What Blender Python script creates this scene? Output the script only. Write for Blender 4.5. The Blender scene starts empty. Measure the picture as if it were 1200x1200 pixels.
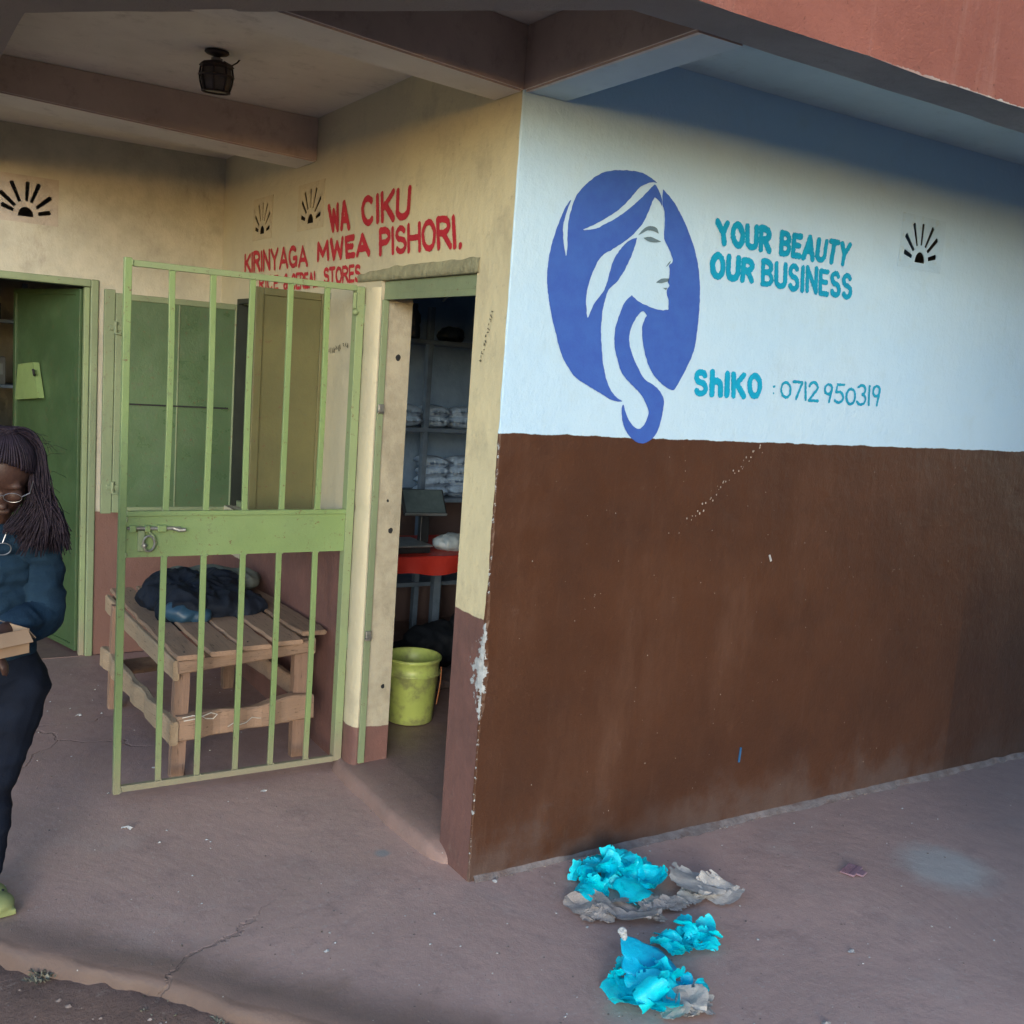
import bpy, bmesh, math, random
import numpy as np
from mathutils import Vector, Matrix, noise as mn
random.seed(7); rng = np.random.RandomState(7)
R = math.radians
scene = bpy.context.scene
COL = scene.collection
# ------------------------------------------------------------------ camera, sky, sun, exposure
cam_d = bpy.data.cameras.new('camera'); cam = bpy.data.objects.new('camera', cam_d); COL.objects.link(cam)
yaw, pitch, roll = 0.56613, 0.13414, 0.07277
fw = Vector((math.sin(yaw)*math.cos(pitch), math.cos(yaw)*math.cos(pitch), -math.sin(pitch)))
rt = Vector((math.cos(yaw), -math.sin(yaw), 0)); up = rt.cross(fw)
r2 = rt*math.cos(roll)+up*math.sin(roll); u2 = -rt*math.sin(roll)+up*math.cos(roll)
cam.matrix_world = Matrix((( r2.x, u2.x, -fw.x, -1.69107), (r2.y, u2.y, -fw.y, -2.76758), (r2.z, u2.z, -fw.z, 1.68), (0,0,0,1)))
cam_d.sensor_width = 36; cam_d.lens = 36*1219.196/1200; cam_d.clip_start = .05; cam_d.clip_end = 500
scene.camera = cam
SUN_EL, SUN_AZ = R(11), R(-150)       # azimuth of the bright part of the overcast sky, measured from +Y towards +X
w = bpy.data.worlds.new('World'); scene.world = w; w.use_nodes = True
nt = w.node_tree; bg = nt.nodes['Background']
sky = nt.nodes.new('ShaderNodeTexSky'); sky.sky_type = 'NISHITA'; sky.sun_disc = False
sky.sun_elevation = SUN_EL; sky.sun_rotation = SUN_AZ; sky.air_density = 1.0; sky.dust_density = 0.6; sky.ozone_density = 2.0
nt.links.new(sky.outputs[0], bg.inputs[0]); bg.inputs[1].default_value = 0.15
sun_d = bpy.data.lights.new('sun', 'SUN'); sun_d.energy = 0.55; sun_d.angle = R(18); sun_d.color = (1, .985, .96)
sun = bpy.data.objects.new('sun', sun_d); COL.objects.link(sun)
sd = Vector((math.sin(SUN_AZ)*math.cos(SUN_EL), math.cos(SUN_AZ)*math.cos(SUN_EL), math.sin(SUN_EL)))
sun.rotation_euler = sd.to_track_quat('Z', 'Y').to_euler(); sun.location = (-4, -6, 5)
scene.view_settings.view_transform = 'Standard'; scene.view_settings.look = 'None'
scene.view_settings.exposure = 1.5; scene.view_settings.gamma = 1
scene.view_settings.use_curve_mapping = False
scene.render.engine = 'CYCLES'
scene.cycles.max_bounces = 6; scene.cycles.diffuse_bounces = 4; scene.cycles.glossy_bounces = 2; scene.cycles.transmission_bounces = 3
scene.render.resolution_x = 1024; scene.render.resolution_y = 1024

# ------------------------------------------------------------------ object helpers
def tag(o, label=None, cat=None, group=None, kind=None):
    if label: o['label'] = label
    if cat: o['category'] = cat
    if group: o['group'] = group
    if kind: o['kind'] = kind
    return o
def empty(name, loc=(0,0,0), rz=0, label=None, cat=None, group=None):
    o = bpy.data.objects.new(name, None); COL.objects.link(o); o.location = loc; o.rotation_euler = (0,0,rz)
    o.empty_display_size = .05
    return tag(o, label, cat, group)
def link(name, me, mats=None, parent=None, loc=None):
    o = bpy.data.objects.new(name, me); COL.objects.link(o)
    if mats is not None:
        me.materials.clear()
        for m in (mats if isinstance(mats, (list, tuple)) else [mats]): me.materials.append(m)
    if parent: o.parent = parent
    if loc: o.location = loc
    return o
def fin(name, bm, mats, parent=None, smooth=False, loc=None):
    bmesh.ops.recalc_face_normals(bm, faces=bm.faces)
    me = bpy.data.meshes.new(name); bm.to_mesh(me); bm.free()
    if smooth:
        me.polygons.foreach_set('use_smooth', [True]*len(me.polygons))
    return link(name, me, mats, parent, loc)
def autosmooth(o, ang=40):
    me = o.data
    me.polygons.foreach_set('use_smooth', [True]*len(me.polygons))
    bm = bmesh.new(); bm.from_mesh(me)
    for e in bm.edges:
        if len(e.link_faces) == 2 and e.calc_face_angle(0) > R(ang): e.smooth = False
    bm.to_mesh(me); bm.free(); return o
def box(bm, a, b, bev=0.0, rot=None, org=None):
    x0,y0,z0 = a; x1,y1,z1 = b
    r = bmesh.ops.create_cube(bm, size=1)
    vs = r['verts']
    for v in vs:
        v.co = Vector(((x0+x1)/2+v.co.x*(x1-x0), (y0+y1)/2+v.co.y*(y1-y0), (z0+z1)/2+v.co.z*(z1-z0)))
    if bev > 0:
        es = list({e for v in vs for e in v.link_edges})
        rr = bmesh.ops.bevel(bm, geom=es, offset=bev, segments=2, affect='EDGES', profile=.5)
        vs = list({v for f in rr['faces'] for v in f.verts})
    if rot is not None:
        o = Vector(org or ((x0+x1)/2,(y0+y1)/2,(z0+z1)/2))
        for v in vs: v.co = o + rot @ (v.co-o)
    return vs
def prism(bm, poly, z0, z1):
    n = len(poly)
    lo = [bm.verts.new((x,y,z0)) for x,y in poly]; hi = [bm.verts.new((x,y,z1)) for x,y in poly]
    bm.faces.new(hi); bm.faces.new(list(reversed(lo)))
    for i in range(n): bm.faces.new((lo[i], lo[(i+1)%n], hi[(i+1)%n], hi[i]))
def tube(bm, pts, rad, seg=8, cap=True):
    pts = [Vector(p) for p in pts]; n = len(pts)
    if not isinstance(rad, (list, tuple)): rad = [rad]*n
    t0 = (pts[1]-pts[0]).normalized()
    nrm = t0.orthogonal().normalized(); rings = []
    for i, p in enumerate(pts):
        t = (pts[min(i+1,n-1)]-pts[max(i-1,0)]).normalized()
        nrm = (nrm - t*nrm.dot(t))
        nrm = nrm.normalized() if nrm.length > 1e-6 else t.orthogonal().normalized()
        b = t.cross(nrm)
        rings.append([bm.verts.new(p+(nrm*math.cos(a)+b*math.sin(a))*rad[i]) for a in [2*math.pi*k/seg for k in range(seg)]])
    for i in range(n-1):
        for k in range(seg):
            bm.faces.new((rings[i][k], rings[i][(k+1)%seg], rings[i+1][(k+1)%seg], rings[i+1][k]))
    if cap and seg > 2:
        bm.faces.new(list(reversed(rings[0]))); bm.faces.new(rings[-1])
def lathe(bm, prof, seg=24, c=(0,0,0)):
    rings = []
    for r, z in prof:
        rings.append([bm.verts.new((c[0]+r*math.cos(2*math.pi*k/seg), c[1]+r*math.sin(2*math.pi*k/seg), c[2]+z)) for k in range(seg)])
    for i in range(len(prof)-1):
        for k in range(seg):
            bm.faces.new((rings[i][k], rings[i][(k+1)%seg], rings[i+1][(k+1)%seg], rings[i+1][k]))
    return rings
def ball(bm, c, r, sub=2, scale=(1,1,1), rot=None):
    g = bmesh.ops.create_icosphere(bm, subdivisions=sub, radius=r)
    for v in g['verts']:
        q = Vector((v.co.x*scale[0], v.co.y*scale[1], v.co.z*scale[2]))
        if rot: q = rot @ q
        v.co = q+Vector(c)
    return g['verts']
def limb(bm, a, b, ra, rb, seg=14):
    a, b = Vector(a), Vector(b); d = b-a
    if d.length < 1e-5: return
    tube(bm, [a, b], [ra, rb], seg); ball(bm, a, ra, 2); ball(bm, b, rb, 2)
def chain(bm, pts, rs):
    for i in range(len(pts)-1): limb(bm, pts[i], pts[i+1], rs[i], rs[i+1])
def remesh(name, bm, mats, parent, voxel, smooth=6, disp=None):
    me = bpy.data.meshes.new(name+'_src'); bm.to_mesh(me); bm.free()
    o = bpy.data.objects.new(name+'_src', me); COL.objects.link(o)
    m = o.modifiers.new('r', 'REMESH'); m.mode = 'VOXEL'; m.voxel_size = voxel
    s = o.modifiers.new('s', 'SMOOTH'); s.iterations = smooth; s.factor = .5
    dg = bpy.context.evaluated_depsgraph_get(); dg.update()
    me2 = bpy.data.meshes.new_from_object(o.evaluated_get(dg)); me2.name = name
    bpy.data.objects.remove(o); bpy.data.meshes.remove(me)
    if disp:
        n_ = len(me2.vertices); co = np.empty(n_*3, 'f'); no = np.empty(n_*3, 'f')
        me2.vertices.foreach_get('co', co); me2.vertex_normals.foreach_get('vector', no)
        dd = np.array([disp(Vector(c)) for c in co.reshape(-1, 3)]); co = (co.reshape(-1, 3)+no.reshape(-1, 3)*dd[:, None]).astype('f')
        me2.vertices.foreach_set('co', co.ravel()); me2.update()
    me2.polygons.foreach_set('use_smooth', [True]*len(me2.polygons))
    return link(name, me2, mats, parent)

# ------------------------------------------------------------------ material helpers
class NT:
    def __init__(s, name):
        s.m = bpy.data.materials.new(name); s.m.use_nodes = True; s.t = s.m.node_tree
        s.b = s.t.nodes['Principled BSDF']; s.o = s.t.nodes['Material Output']
        g = s.n('ShaderNodeNewGeometry'); s.P = g.outputs['Position']; s.N = g.outputs['Normal']
        s.xyz = s.n('ShaderNodeSeparateXYZ', s.P); s.nx = s.n('ShaderNodeSeparateXYZ', s.N)
        s.X, s.Y, s.Z = s.xyz.outputs; s.h = None
    def n(s, t, *ins, **kw):
        nd = s.t.nodes.new(t)
        for k, v in kw.items(): setattr(nd, k, v)
        for i, v in enumerate(ins): s.set(nd.inputs[i], v)
        return nd
    def set(s, sock, v):
        if v is None: return
        if hasattr(v, 'outputs'): v = v.outputs[0]
        if isinstance(v, bpy.types.NodeSocket): s.t.links.new(v, sock)
        else:
            if isinstance(v, tuple) and len(v) == 3 and sock.type == 'RGBA': v = (*v, 1)
            sock.default_value = v
    def math(s, op, a, b=None, c=None, clamp=False):
        nd = s.n('ShaderNodeMath', a, b, c, operation=op); nd.use_clamp = clamp; return nd.outputs[0]
    def noise(s, scale, detail=4, rough=.55, vec=None, dist=0, stretch=None):
        v = vec if vec is not None else s.P
        if stretch:
            mp = s.n('ShaderNodeMapping'); s.set(mp.inputs[0], v); mp.inputs['Scale'].default_value = stretch; v = mp.outputs[0]
        nd = s.n('ShaderNodeTexNoise'); s.set(nd.inputs['Vector'], v)
        nd.inputs['Scale'].default_value = scale; nd.inputs['Detail'].default_value = min(detail, 6)
        nd.inputs['Roughness'].default_value = rough; nd.inputs['Distortion'].default_value = dist
        return nd.outputs['Fac']
    def ramp(s, v, a, b, lo=0., hi=1.):
        nd = s.n('ShaderNodeMapRange'); s.set(nd.inputs[0], v)
        for i, q in zip((1,2,3,4), (a,b,lo,hi)): s.set(nd.inputs[i], q)
        nd.interpolation_type = 'SMOOTHSTEP'; return nd.outputs[0]
    def mix(s, f, a, b, mode='MIX'):
        nd = s.t.nodes.new('ShaderNodeMix'); nd.data_type = 'RGBA'; nd.blend_type = mode
        s.set(nd.inputs[0], f); s.set(nd.inputs[6], a); s.set(nd.inputs[7], b); return nd.outputs[2]
    def bump(s, h, dist=.003, strength=1.0):
        nd = s.n('ShaderNodeBump'); s.set(nd.inputs['Height'], h); nd.inputs['Distance'].default_value = dist
        nd.inputs['Strength'].default_value = strength
        if s.h is not None: s.set(nd.inputs['Normal'], s.h)
        s.h = nd.outputs[0]; s.set(s.b.inputs['Normal'], s.h)
    def out(s, col, rough=.8, metal=0, spec=.4):
        s.set(s.b.inputs['Base Color'], col); s.set(s.b.inputs['Roughness'], rough)
        s.set(s.b.inputs['Metallic'], metal); s.b.inputs['Specular IOR Level'].default_value = spec
        return s.m
def simple(name, c1, c2=None, scale=8, rough=.7, bump=0, bscale=60, metal=0, spec=.4, dirt=None, dscale=5, dlo=.5, dhi=.75, dfac=.7, obj=False):
    k = NT(name)
    vec = k.n('ShaderNodeTexCoord').outputs['Object'] if obj else None
    col = k.mix(k.ramp(k.noise(scale, 5, vec=vec), .3, .7), c1, c2 or tuple(x*.75 for x in c1))
    if dirt:
        f = k.math('MULTIPLY', k.ramp(k.noise(dscale, 8, .7, vec=vec), dlo, dhi), dfac); col = k.mix(f, col, dirt)
    if bump: k.bump(k.noise(bscale, 5, .6, vec=vec), bump)
    return k.out(col, rough, metal, spec)

def speck(k, scale, thr, vec=None):
    v = k.n('ShaderNodeTexVoronoi'); k.set(v.inputs['Vector'], vec if vec is not None else k.P); v.inputs['Scale'].default_value = scale
    v.inputs['Randomness'].default_value = 1
    return k.math('LESS_THAN', v.outputs['Distance'], thr)

# painted plaster of the shop walls: which paint depends on the face (street side, porch side, inside)
def make_wall_mat():
    k = NT('painted_plaster')
    big = k.noise(1.7, 6, .6); mid = k.noise(7, 8, .65); fine = k.noise(45, 6, .7)
    wob = k.math('MULTIPLY', k.math('SUBTRACT', k.noise(9, 5, .7), .5), .022)
    z = k.math('ADD', k.Z, wob)
    # street side: pale blue-white over brown
    white = k.mix(k.ramp(big, .35, .65), (.43,.645,.84), (.46,.66,.83))
    white = k.mix(k.math('MULTIPLY', k.ramp(mid, .5, .75), .35), white, (.40,.56,.66))
    white = k.mix(k.math('MULTIPLY', k.ramp(k.noise(26, 8, .8), .60, .74), .35), white, (.34,.42,.43))
    brown = k.mix(k.ramp(big, .3, .7), (.080,.034,.018), (.064,.027,.0145))
    brown = k.mix(k.math('MULTIPLY', k.ramp(k.noise(3, 9, .75, stretch=(1,1,.25)), .48, .8), .5), brown, (.14,.075,.05))
    st = k.noise(30, 5, .7, stretch=(1,1,.06))
    brown = k.mix(k.math('MULTIPLY', k.ramp(st, .58, .78), .25), brown, (.14,.085,.06))
    low = k.math('MULTIPLY', k.ramp(k.math('ADD', k.Z, k.math('MULTIPLY', k.math('SUBTRACT', k.noise(5, 8, .7), .5), .75)), .22, -.04), .6)
    brown = k.mix(low, brown, (.11,.085,.078))
    roll = k.noise(3.2, 7, .7, stretch=(6,6,.5)); brown = k.mix(k.math('MULTIPLY', k.ramp(k.noise(2.2, 6, .65), .46, .70), .5), brown, (.048,.022,.014))
    gr = k.noise(85, 7, .85); brown = k.mix(k.math('MULTIPLY', k.ramp(gr, .58, .70), .5), brown, (.17,.115,.09))
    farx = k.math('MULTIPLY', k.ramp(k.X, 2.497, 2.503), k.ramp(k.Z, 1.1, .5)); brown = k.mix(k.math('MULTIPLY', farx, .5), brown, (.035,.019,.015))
    scuff = k.math('MULTIPLY', k.ramp(k.noise(14, 10, .82), .60, .76), .4)
    brown = k.mix(scuff, brown, (.22,.16,.13))
    edge = k.ramp(z, 1.4855, 1.4885)
    street = k.mix(edge, brown, white)
    # bleed line of dark paint where the two coats meet
    # porch side: faded yellow over pinkish brown
    yel = k.mix(k.ramp(big, .3, .7), (.61,.555,.36), (.53,.49,.33))
    yel = k.mix(k.math('MULTIPLY', k.ramp(k.noise(4, 9, .75), .48, .74), .6), yel, (.33,.30,.215))
    yel = k.mix(k.math('MULTIPLY', k.ramp(k.noise(23, 8, .8), .56, .74), .55), yel, (.24,.21,.15))
    far = k.ramp(k.Y, .6, 1.0)
    yel = k.mix(k.math('MULTIPLY', far, .55), yel, (.43,.405,.315))
    pink = k.mix(k.ramp(mid, .3, .7), (.170,.088,.078), (.128,.070,.064))
    pink = k.mix(k.math('MULTIPLY', k.ramp(k.noise(12, 9, .75), .56, .78), .6), pink, (.23,.165,.14))
    hp = k.n('ShaderNodeValToRGB'); cr = hp.color_ramp; cr.interpolation = 'CONSTANT'
    els = [(0, .885), (.16, .215), (.2225, .9), (.40, .78), (.46, .68), (.50, .60)]
    while len(cr.elements) < len(els): cr.elements.new(.9)
    for e, (pp, vv) in zip(cr.elements, els): e.position = pp; e.color = (vv, vv, vv, 1)
    k.set(hp.inputs[0], k.math('DIVIDE', k.Y, 5.0))
    isback = k.math('GREATER_THAN', k.Y, 2.995)
    hgt = k.mix(isback, hp.outputs[0], (.785,.785,.785))
    porch = k.mix(k.ramp(k.math('SUBTRACT', z, hgt), -.002, .002), pink, yel)
    back = k.mix(k.ramp(k.math('SUBTRACT', z, .785), -.002, .002), (.155,.085,.072), k.mix(k.math('MULTIPLY', k.ramp(k.noise(6, 9, .8, stretch=(1,1,.5)), .52, .72), .5), k.mix(k.ramp(mid, .35, .7), (.44,.43,.355), (.35,.345,.285)), (.22,.20,.165)))
    # bare grey cement showing where the corner has been knocked off
    dcor = k.math('SQRT', k.math('ADD', k.math('MULTIPLY', k.X, k.X), k.math('MULTIPLY', k.Y, k.Y)))
    zz = k.math('SUBTRACT', 1, k.math('DIVIDE', k.math('ABSOLUTE', k.math('SUBTRACT', k.Z, .72)), .17), clamp=True)
    side_ = k.math('ADD', .35, k.math('MULTIPLY', k.math('GREATER_THAN', k.Y, k.math('MULTIPLY', k.X, 1.0)), 1.0))
    wid = k.math('ADD', k.math('MULTIPLY', k.math('MULTIPLY', zz, side_), k.math('MULTIPLY', k.ramp(k.noise(19, 6, .7), .30, .68), .085)), k.math('MULTIPLY', k.ramp(k.noise(35, 5, .8), .45, .7), .010))
    chip = k.math('MULTIPLY', k.math('LESS_THAN', dcor, wid), k.math('LESS_THAN', k.Z, 1.47))
    # choose by face
    nX = k.nx.outputs[0]; nY = k.nx.outputs[1]
    outx = k.math('MULTIPLY', k.math('LESS_THAN', nX, -.35), k.math('LESS_THAN', k.X, .03))
    outy = k.math('MULTIPLY', k.math('LESS_THAN', nY, -.2), k.math('LESS_THAN', k.Y, .04))
    outb = k.math('MULTIPLY', k.math('LESS_THAN', nY, -.35), k.math('MULTIPLY', isback, k.math('LESS_THAN', k.X, .01)))
    jamb = k.math('MULTIPLY', k.math('LESS_THAN', k.math('ABSOLUTE', k.math('SUBTRACT', k.X, .07)), .09), k.math('MULTIPLY', k.math('GREATER_THAN', k.Y, .1), k.math('LESS_THAN', k.Z, 2.1)))
    cav = k.math('MULTIPLY', k.math('GREATER_THAN', k.Z, 2.19), k.math('LESS_THAN', k.Z, 2.46))  # shade inside the vent openings is put into the colour, near black
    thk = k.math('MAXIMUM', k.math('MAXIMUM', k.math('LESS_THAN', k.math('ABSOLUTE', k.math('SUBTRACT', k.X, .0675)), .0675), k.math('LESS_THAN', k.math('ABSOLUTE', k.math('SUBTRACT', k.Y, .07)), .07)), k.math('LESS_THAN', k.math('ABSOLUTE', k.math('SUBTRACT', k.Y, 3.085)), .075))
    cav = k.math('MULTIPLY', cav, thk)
    inside = k.mix(k.ramp(mid, .3, .7), (.24,.37,.55), (.19,.30,.46))
    inside = k.mix(k.math('LESS_THAN', k.Z, .9), inside, (.16,.11,.10))
    jcol = k.mix(k.ramp(z, .213, .217), pink, k.mix(k.math('MULTIPLY', k.ramp(k.noise(8, 8, .75), .35, .7), .8), (.40,.375,.29), (.27,.25,.19)))
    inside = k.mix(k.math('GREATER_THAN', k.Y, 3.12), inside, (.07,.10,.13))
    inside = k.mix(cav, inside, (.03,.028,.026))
    col = k.mix(jamb, inside, jcol)
    col = k.mix(outx, col, porch)
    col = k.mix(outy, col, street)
    col = k.mix(outb, col, back)
    cem = k.mix(k.ramp(k.noise(60, 6, .7), .35, .65), (.30,.33,.35), (.42,.46,.48))
    col = k.mix(chip, col, cem)
    k.bump(k.noise(6, 6, .6), .010, .8); k.bump(k.noise(24, 6, .65, stretch=(1,1,.6)), .004, .8); k.bump(k.noise(120, 5, .7), .0012, .8)
    k.bump(chip, -.004, .8)
    gl = k.math('MULTIPLY', outy, k.math('LESS_THAN', k.Z, 1.487))
    rough = k.math('SUBTRACT', .62, k.math('MULTIPLY', gl, k.math('MULTIPLY', .42, k.noise(11, 5, .6))))
    return k.out(col, rough, 0, .35)
M = {}
M['wall'] = make_wall_mat()
def make_soffit():
    k = NT('soffit_paint')
    b = k.noise(2.2, 7, .65); m = k.noise(11, 8, .7)
    cream = k.mix(k.ramp(b, .3, .7), (.74,.69,.63), (.64,.59,.54))
    cream = k.mix(k.math('MULTIPLY', k.ramp(m, .52, .78), .4), cream, (.22,.19,.16))
    blue = k.mix(k.ramp(b, .3, .7), (.52,.64,.70), (.46,.58,.64))
    blue = k.mix(k.math('MULTIPLY', k.ramp(m, .52, .78), .35), blue, (.25,.30,.32))
    side = k.ramp(k.math('SUBTRACT', k.X, .02), -.002, .002)
    col = k.mix(side, cream, blue)
    k.bump(k.noise(7, 6, .6), .006, .6); k.bump(k.noise(130, 4, .7), .001)
    return k.out(col, .8, 0, .3)
M['soffit'] = make_soffit()
def make_fascia():
    k = NT('fascia_render')
    b = k.noise(3, 7, .7); m = k.noise(26, 8, .75, stretch=(1,1,.5)); st = k.noise(7, 6, .7, stretch=(1,1,.12))
    red = k.mix(k.ramp(b, .3, .7), (.44,.175,.135), (.36,.14,.108))
    red = k.mix(k.math('MULTIPLY', k.ramp(st, .52, .72), .5), red, (.52,.30,.25))
    red = k.mix(k.math('MULTIPLY', k.ramp(k.noise(38, 8, .8), .60, .68), .85), red, (.12,.055,.045))
    lip = k.math('LESS_THAN', k.math('ADD', k.Z, k.math('MULTIPLY', k.noise(40, 4, .8), .02)), 2.520)
    red = k.mix(k.math('MULTIPLY', lip, k.ramp(k.X, .2, 1.0)), red, (.62,.60,.57))
    grey = k.mix(k.ramp(b, .35, .65), (.50,.51,.52), (.40,.40,.41))
    grey = k.mix(k.math('MULTIPLY', k.ramp(k.noise(5, 9, .75, stretch=(1,3,1)), .5, .75), .5), grey, (.28,.26,.265))
    grey = k.mix(k.ramp(k.X, .5, -.5), grey, (.46,.41,.40))
    up_ = k.math('GREATER_THAN', k.math('ADD', k.math('MULTIPLY', k.nx.outputs[0], -.7), k.math('MULTIPLY', k.nx.outputs[1], -.7)), .4)
    inn = k.math('GREATER_THAN', k.nx.outputs[1], .4)
    col = k.mix(up_, k.mix(inn, grey, (.35,.37,.38)), red)
    k.bump(k.noise(30, 9, .82), .022, 1.0); k.bump(k.noise(140, 5, .8), .002)
    return k.out(col, .9, 0, .2)
M['fascia'] = make_fascia()
def make_floor(name, tint):
    k = NT(name)
    b = k.noise(1.1, 8, .62, dist=.6); m = k.noise(5, 9, .7); f = k.noise(60, 7, .75)
    c = k.mix(k.ramp(b, .3, .7), (.54,.365,.32), (.43,.295,.262))
    c = k.mix(k.math('MULTIPLY', k.ramp(m, .48, .74), .45), c, (.24,.165,.148))
    c = k.mix(k.math('MULTIPLY', k.ramp(k.noise(19, 9, .82, dist=1), .52, .70), .35), c, (.22,.155,.14))
    c = k.mix(k.math('MULTIPLY', k.ramp(k.noise(9, 6, .7, stretch=(.3,1,1)), .58, .74), .4), c, (.48,.38,.35))
    c = k.mix(k.math('MULTIPLY', k.ramp(k.noise(2.3, 6, .6), .55, .75), .5), c, (.50,.40,.37))
    c = k.mix(k.math('MULTIPLY', k.ramp(f, .54, .68), .6), c, (.52,.45,.42))
    c = k.mix(k.math('MULTIPLY', k.ramp(k.noise(110, 6, .8), .58, .70), .3), c, (.2,.15,.135))
    c = k.mix(k.ramp(k.Z, -.0003, -.003), c, (.05,.035,.03))  # muddy riser, its colour deepened to mute the low sun on it
    # darker reddish tone further into the porch
    d = k.math('MULTIPLY', k.ramp(k.math('SUBTRACT', k.Y, k.math('MULTIPLY', m, .8)), .3, 1.3), k.math('LESS_THAN', k.X, .2))
    c = k.mix(k.math('MULTIPLY', d, .55), c, (.17,.115,.115))
    c = k.mix(k.math('MULTIPLY', k.ramp(k.X, .9, 2.6), .45), c, (.19,.17,.185))
    # pale bluish washed patch and a few chalky drips
    for (px, py, rr, cc, ff) in ((1.66,-.62,.24,(.46,.50,.49),.6), (-.17,.30,.035,(.30,.32,.34),.8)):
        dx = k.math('SUBTRACT', k.X, px); dy = k.math('SUBTRACT', k.Y, py)
        dd = k.math('ADD', k.math('SQRT', k.math('ADD', k.math('MULTIPLY', dx, dx), k.math('MULTIPLY', dy, dy))), k.math('MULTIPLY', k.math('SUBTRACT', m, .5), rr*.9))
        c = k.mix(k.math('MULTIPLY', k.ramp(dd, rr, rr*.35), ff), c, cc)
    edg = k.ramp(k.math('ADD', k.math('ADD', k.X, k.Y), k.math('MULTIPLY', m, .25)), -.70, -.98); c = k.mix(k.math('MULTIPLY', edg, .85), c, (.16,.11,.092))  # soil-brown rim, deepened in colour to tone down the strong light there
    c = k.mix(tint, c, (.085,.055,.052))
    # hairline cracks
    v = k.n('ShaderNodeTexVoronoi'); v.feature = 'DISTANCE_TO_EDGE'; v.inputs['Scale'].default_value = .75
    wv = k.n('ShaderNodeVectorMath', k.P, operation='ADD')
    nz = k.n('ShaderNodeTexNoise'); nz.inputs['Scale'].default_value = 4; nz.inputs['Detail'].default_value = 6
    k.set(nz.inputs['Vector'], k.P); sc = k.n('ShaderNodeVectorMath', nz.outputs['Color'], operation='SCALE'); sc.inputs['Scale'].default_value = .35
    k.set(wv.inputs[1], sc.outputs[0]); k.set(v.inputs['Vector'], wv.outputs[0])
    cr = k.math('MULTIPLY', k.ramp(v.outputs['Distance'], .006, .0015), k.math('MULTIPLY', k.ramp(k.X, -.55, -.8), 1.0))
    c = k.mix(k.math('MULTIPLY', cr, .3), c, (.12,.09,.085))
    c = k.mix(speck(k, 14, .03), c, (.42,.40,.38))
    k.bump(b, .02, .5); k.bump(k.noise(13, 6, .6), .004, .6); k.bump(k.noise(150, 4, .7), .001); k.bump(cr, -.003)
    rough = k.ramp(m, .3, .7, .42, .75)
    return k.out(c, rough, 0, .45)
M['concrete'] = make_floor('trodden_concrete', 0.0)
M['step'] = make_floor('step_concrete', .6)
def make_dirt():
    k = NT('dirt')
    c = k.mix(k.ramp(k.noise(3, 8, .7), .3, .7), (.27,.185,.16), (.18,.125,.11))
    c = k.mix(k.ramp(k.noise(25, 8, .8), .55, .7), c, (.32,.26,.235))
    k.bump(k.noise(9, 9, .75), .05, .8); k.bump(k.noise(80, 6, .8), .01)
    return k.out(c, .95, 0, .2)
M['dirt'] = make_dirt()
def green_metal(name, c1, c2, rough=.42, dirt=(.10,.10,.07), df=.5, dust=0):
    k = NT(name)
    c = k.mix(k.ramp(k.noise(2.5, 6, .6), .3, .7), c1, c2)
    c = k.mix(k.math('MULTIPLY', k.ramp(k.noise(18, 9, .8), .58, .72), df), c, dirt)
    c = k.mix(k.math('MULTIPLY', k.ramp(k.noise(42, 8, .85), .60, .635), .85), c, (.12,.06,.035))
    if dust: c = k.mix(k.math('MULTIPLY', k.ramp(k.math('ADD', k.Z, k.math('MULTIPLY', k.noise(9, 5), .2)), .42, .08), dust), c, (.25,.21,.165))
    k.bump(k.noise(5, 3, .5), .006, .6); k.bump(k.noise(90, 5, .6), .0012)
    return k.out(c, k.ramp(k.noise(9, 5), .3, .7, rough-.08, rough+.15), 0, .5)
M['gate'] = green_metal('light_green_gate_paint', (.20,.30,.12), (.165,.25,.105), dust=.75)
M['gate_dull'] = green_metal('dusty_green_gate_paint', (.215,.29,.145), (.19,.24,.135), .55, dust=.8)
M['shutter'] = green_metal('dark_green_shutter_paint', (.08,.14,.07), (.062,.11,.056), .33)
M['olive'] = green_metal('olive_shutter_paint', (.13,.125,.05), (.10,.10,.042), .55)
M['frame'] = green_metal('grey_green_frame_paint', (.20,.26,.15), (.155,.20,.12), .5, (.13,.12,.09), .7)
M['leafgreen'] = green_metal('green_door_paint', (.055,.105,.048), (.043,.082,.038), .4)
M['steel'] = simple('worn_steel', (.30,.31,.29), (.18,.18,.165), 20, .45, .001, 80, .6, dirt=(.10,.06,.04), dscale=14)
M['void'] = simple('dark_recess', (.02,.022,.025), None, 4, .9)
def make_wood(name, c1, c2, c3, axis):
    k = NT(name); tc = k.n('ShaderNodeTexCoord').outputs['Object']
    s = [38,38,38]; s[axis] = 2.2
    g = k.noise(1, 7, .65, vec=tc, stretch=tuple(s), dist=1.2)
    c = k.mix(k.ramp(g, .3, .7), c1, c2)
    c = k.mix(k.math('MULTIPLY', k.ramp(k.noise(7, 8, .75, vec=tc), .5, .75), .6), c, c3)
    oi = k.n('ShaderNodeObjectInfo').outputs['Random']; c = k.mix(k.ramp(oi, 0, 1, 0, .55), c, tuple(x*1.55 for x in c1))
    c = k.mix(k.math('MULTIPLY', k.ramp(k.noise(3, 4, vec=tc, stretch=tuple(q*2 for q in s)), .62, .68), .7), c, tuple(x*.25 for x in c2))
    k.bump(g, .003); k.bump(k.noise(90, 5, .7, vec=tc), .001)
    return k.out(c, .75, 0, .3)
M['wood'] = make_wood('grey_brown_plank_wood', (.25,.17,.12), (.175,.118,.085), (.105,.075,.058), 1)
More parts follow.
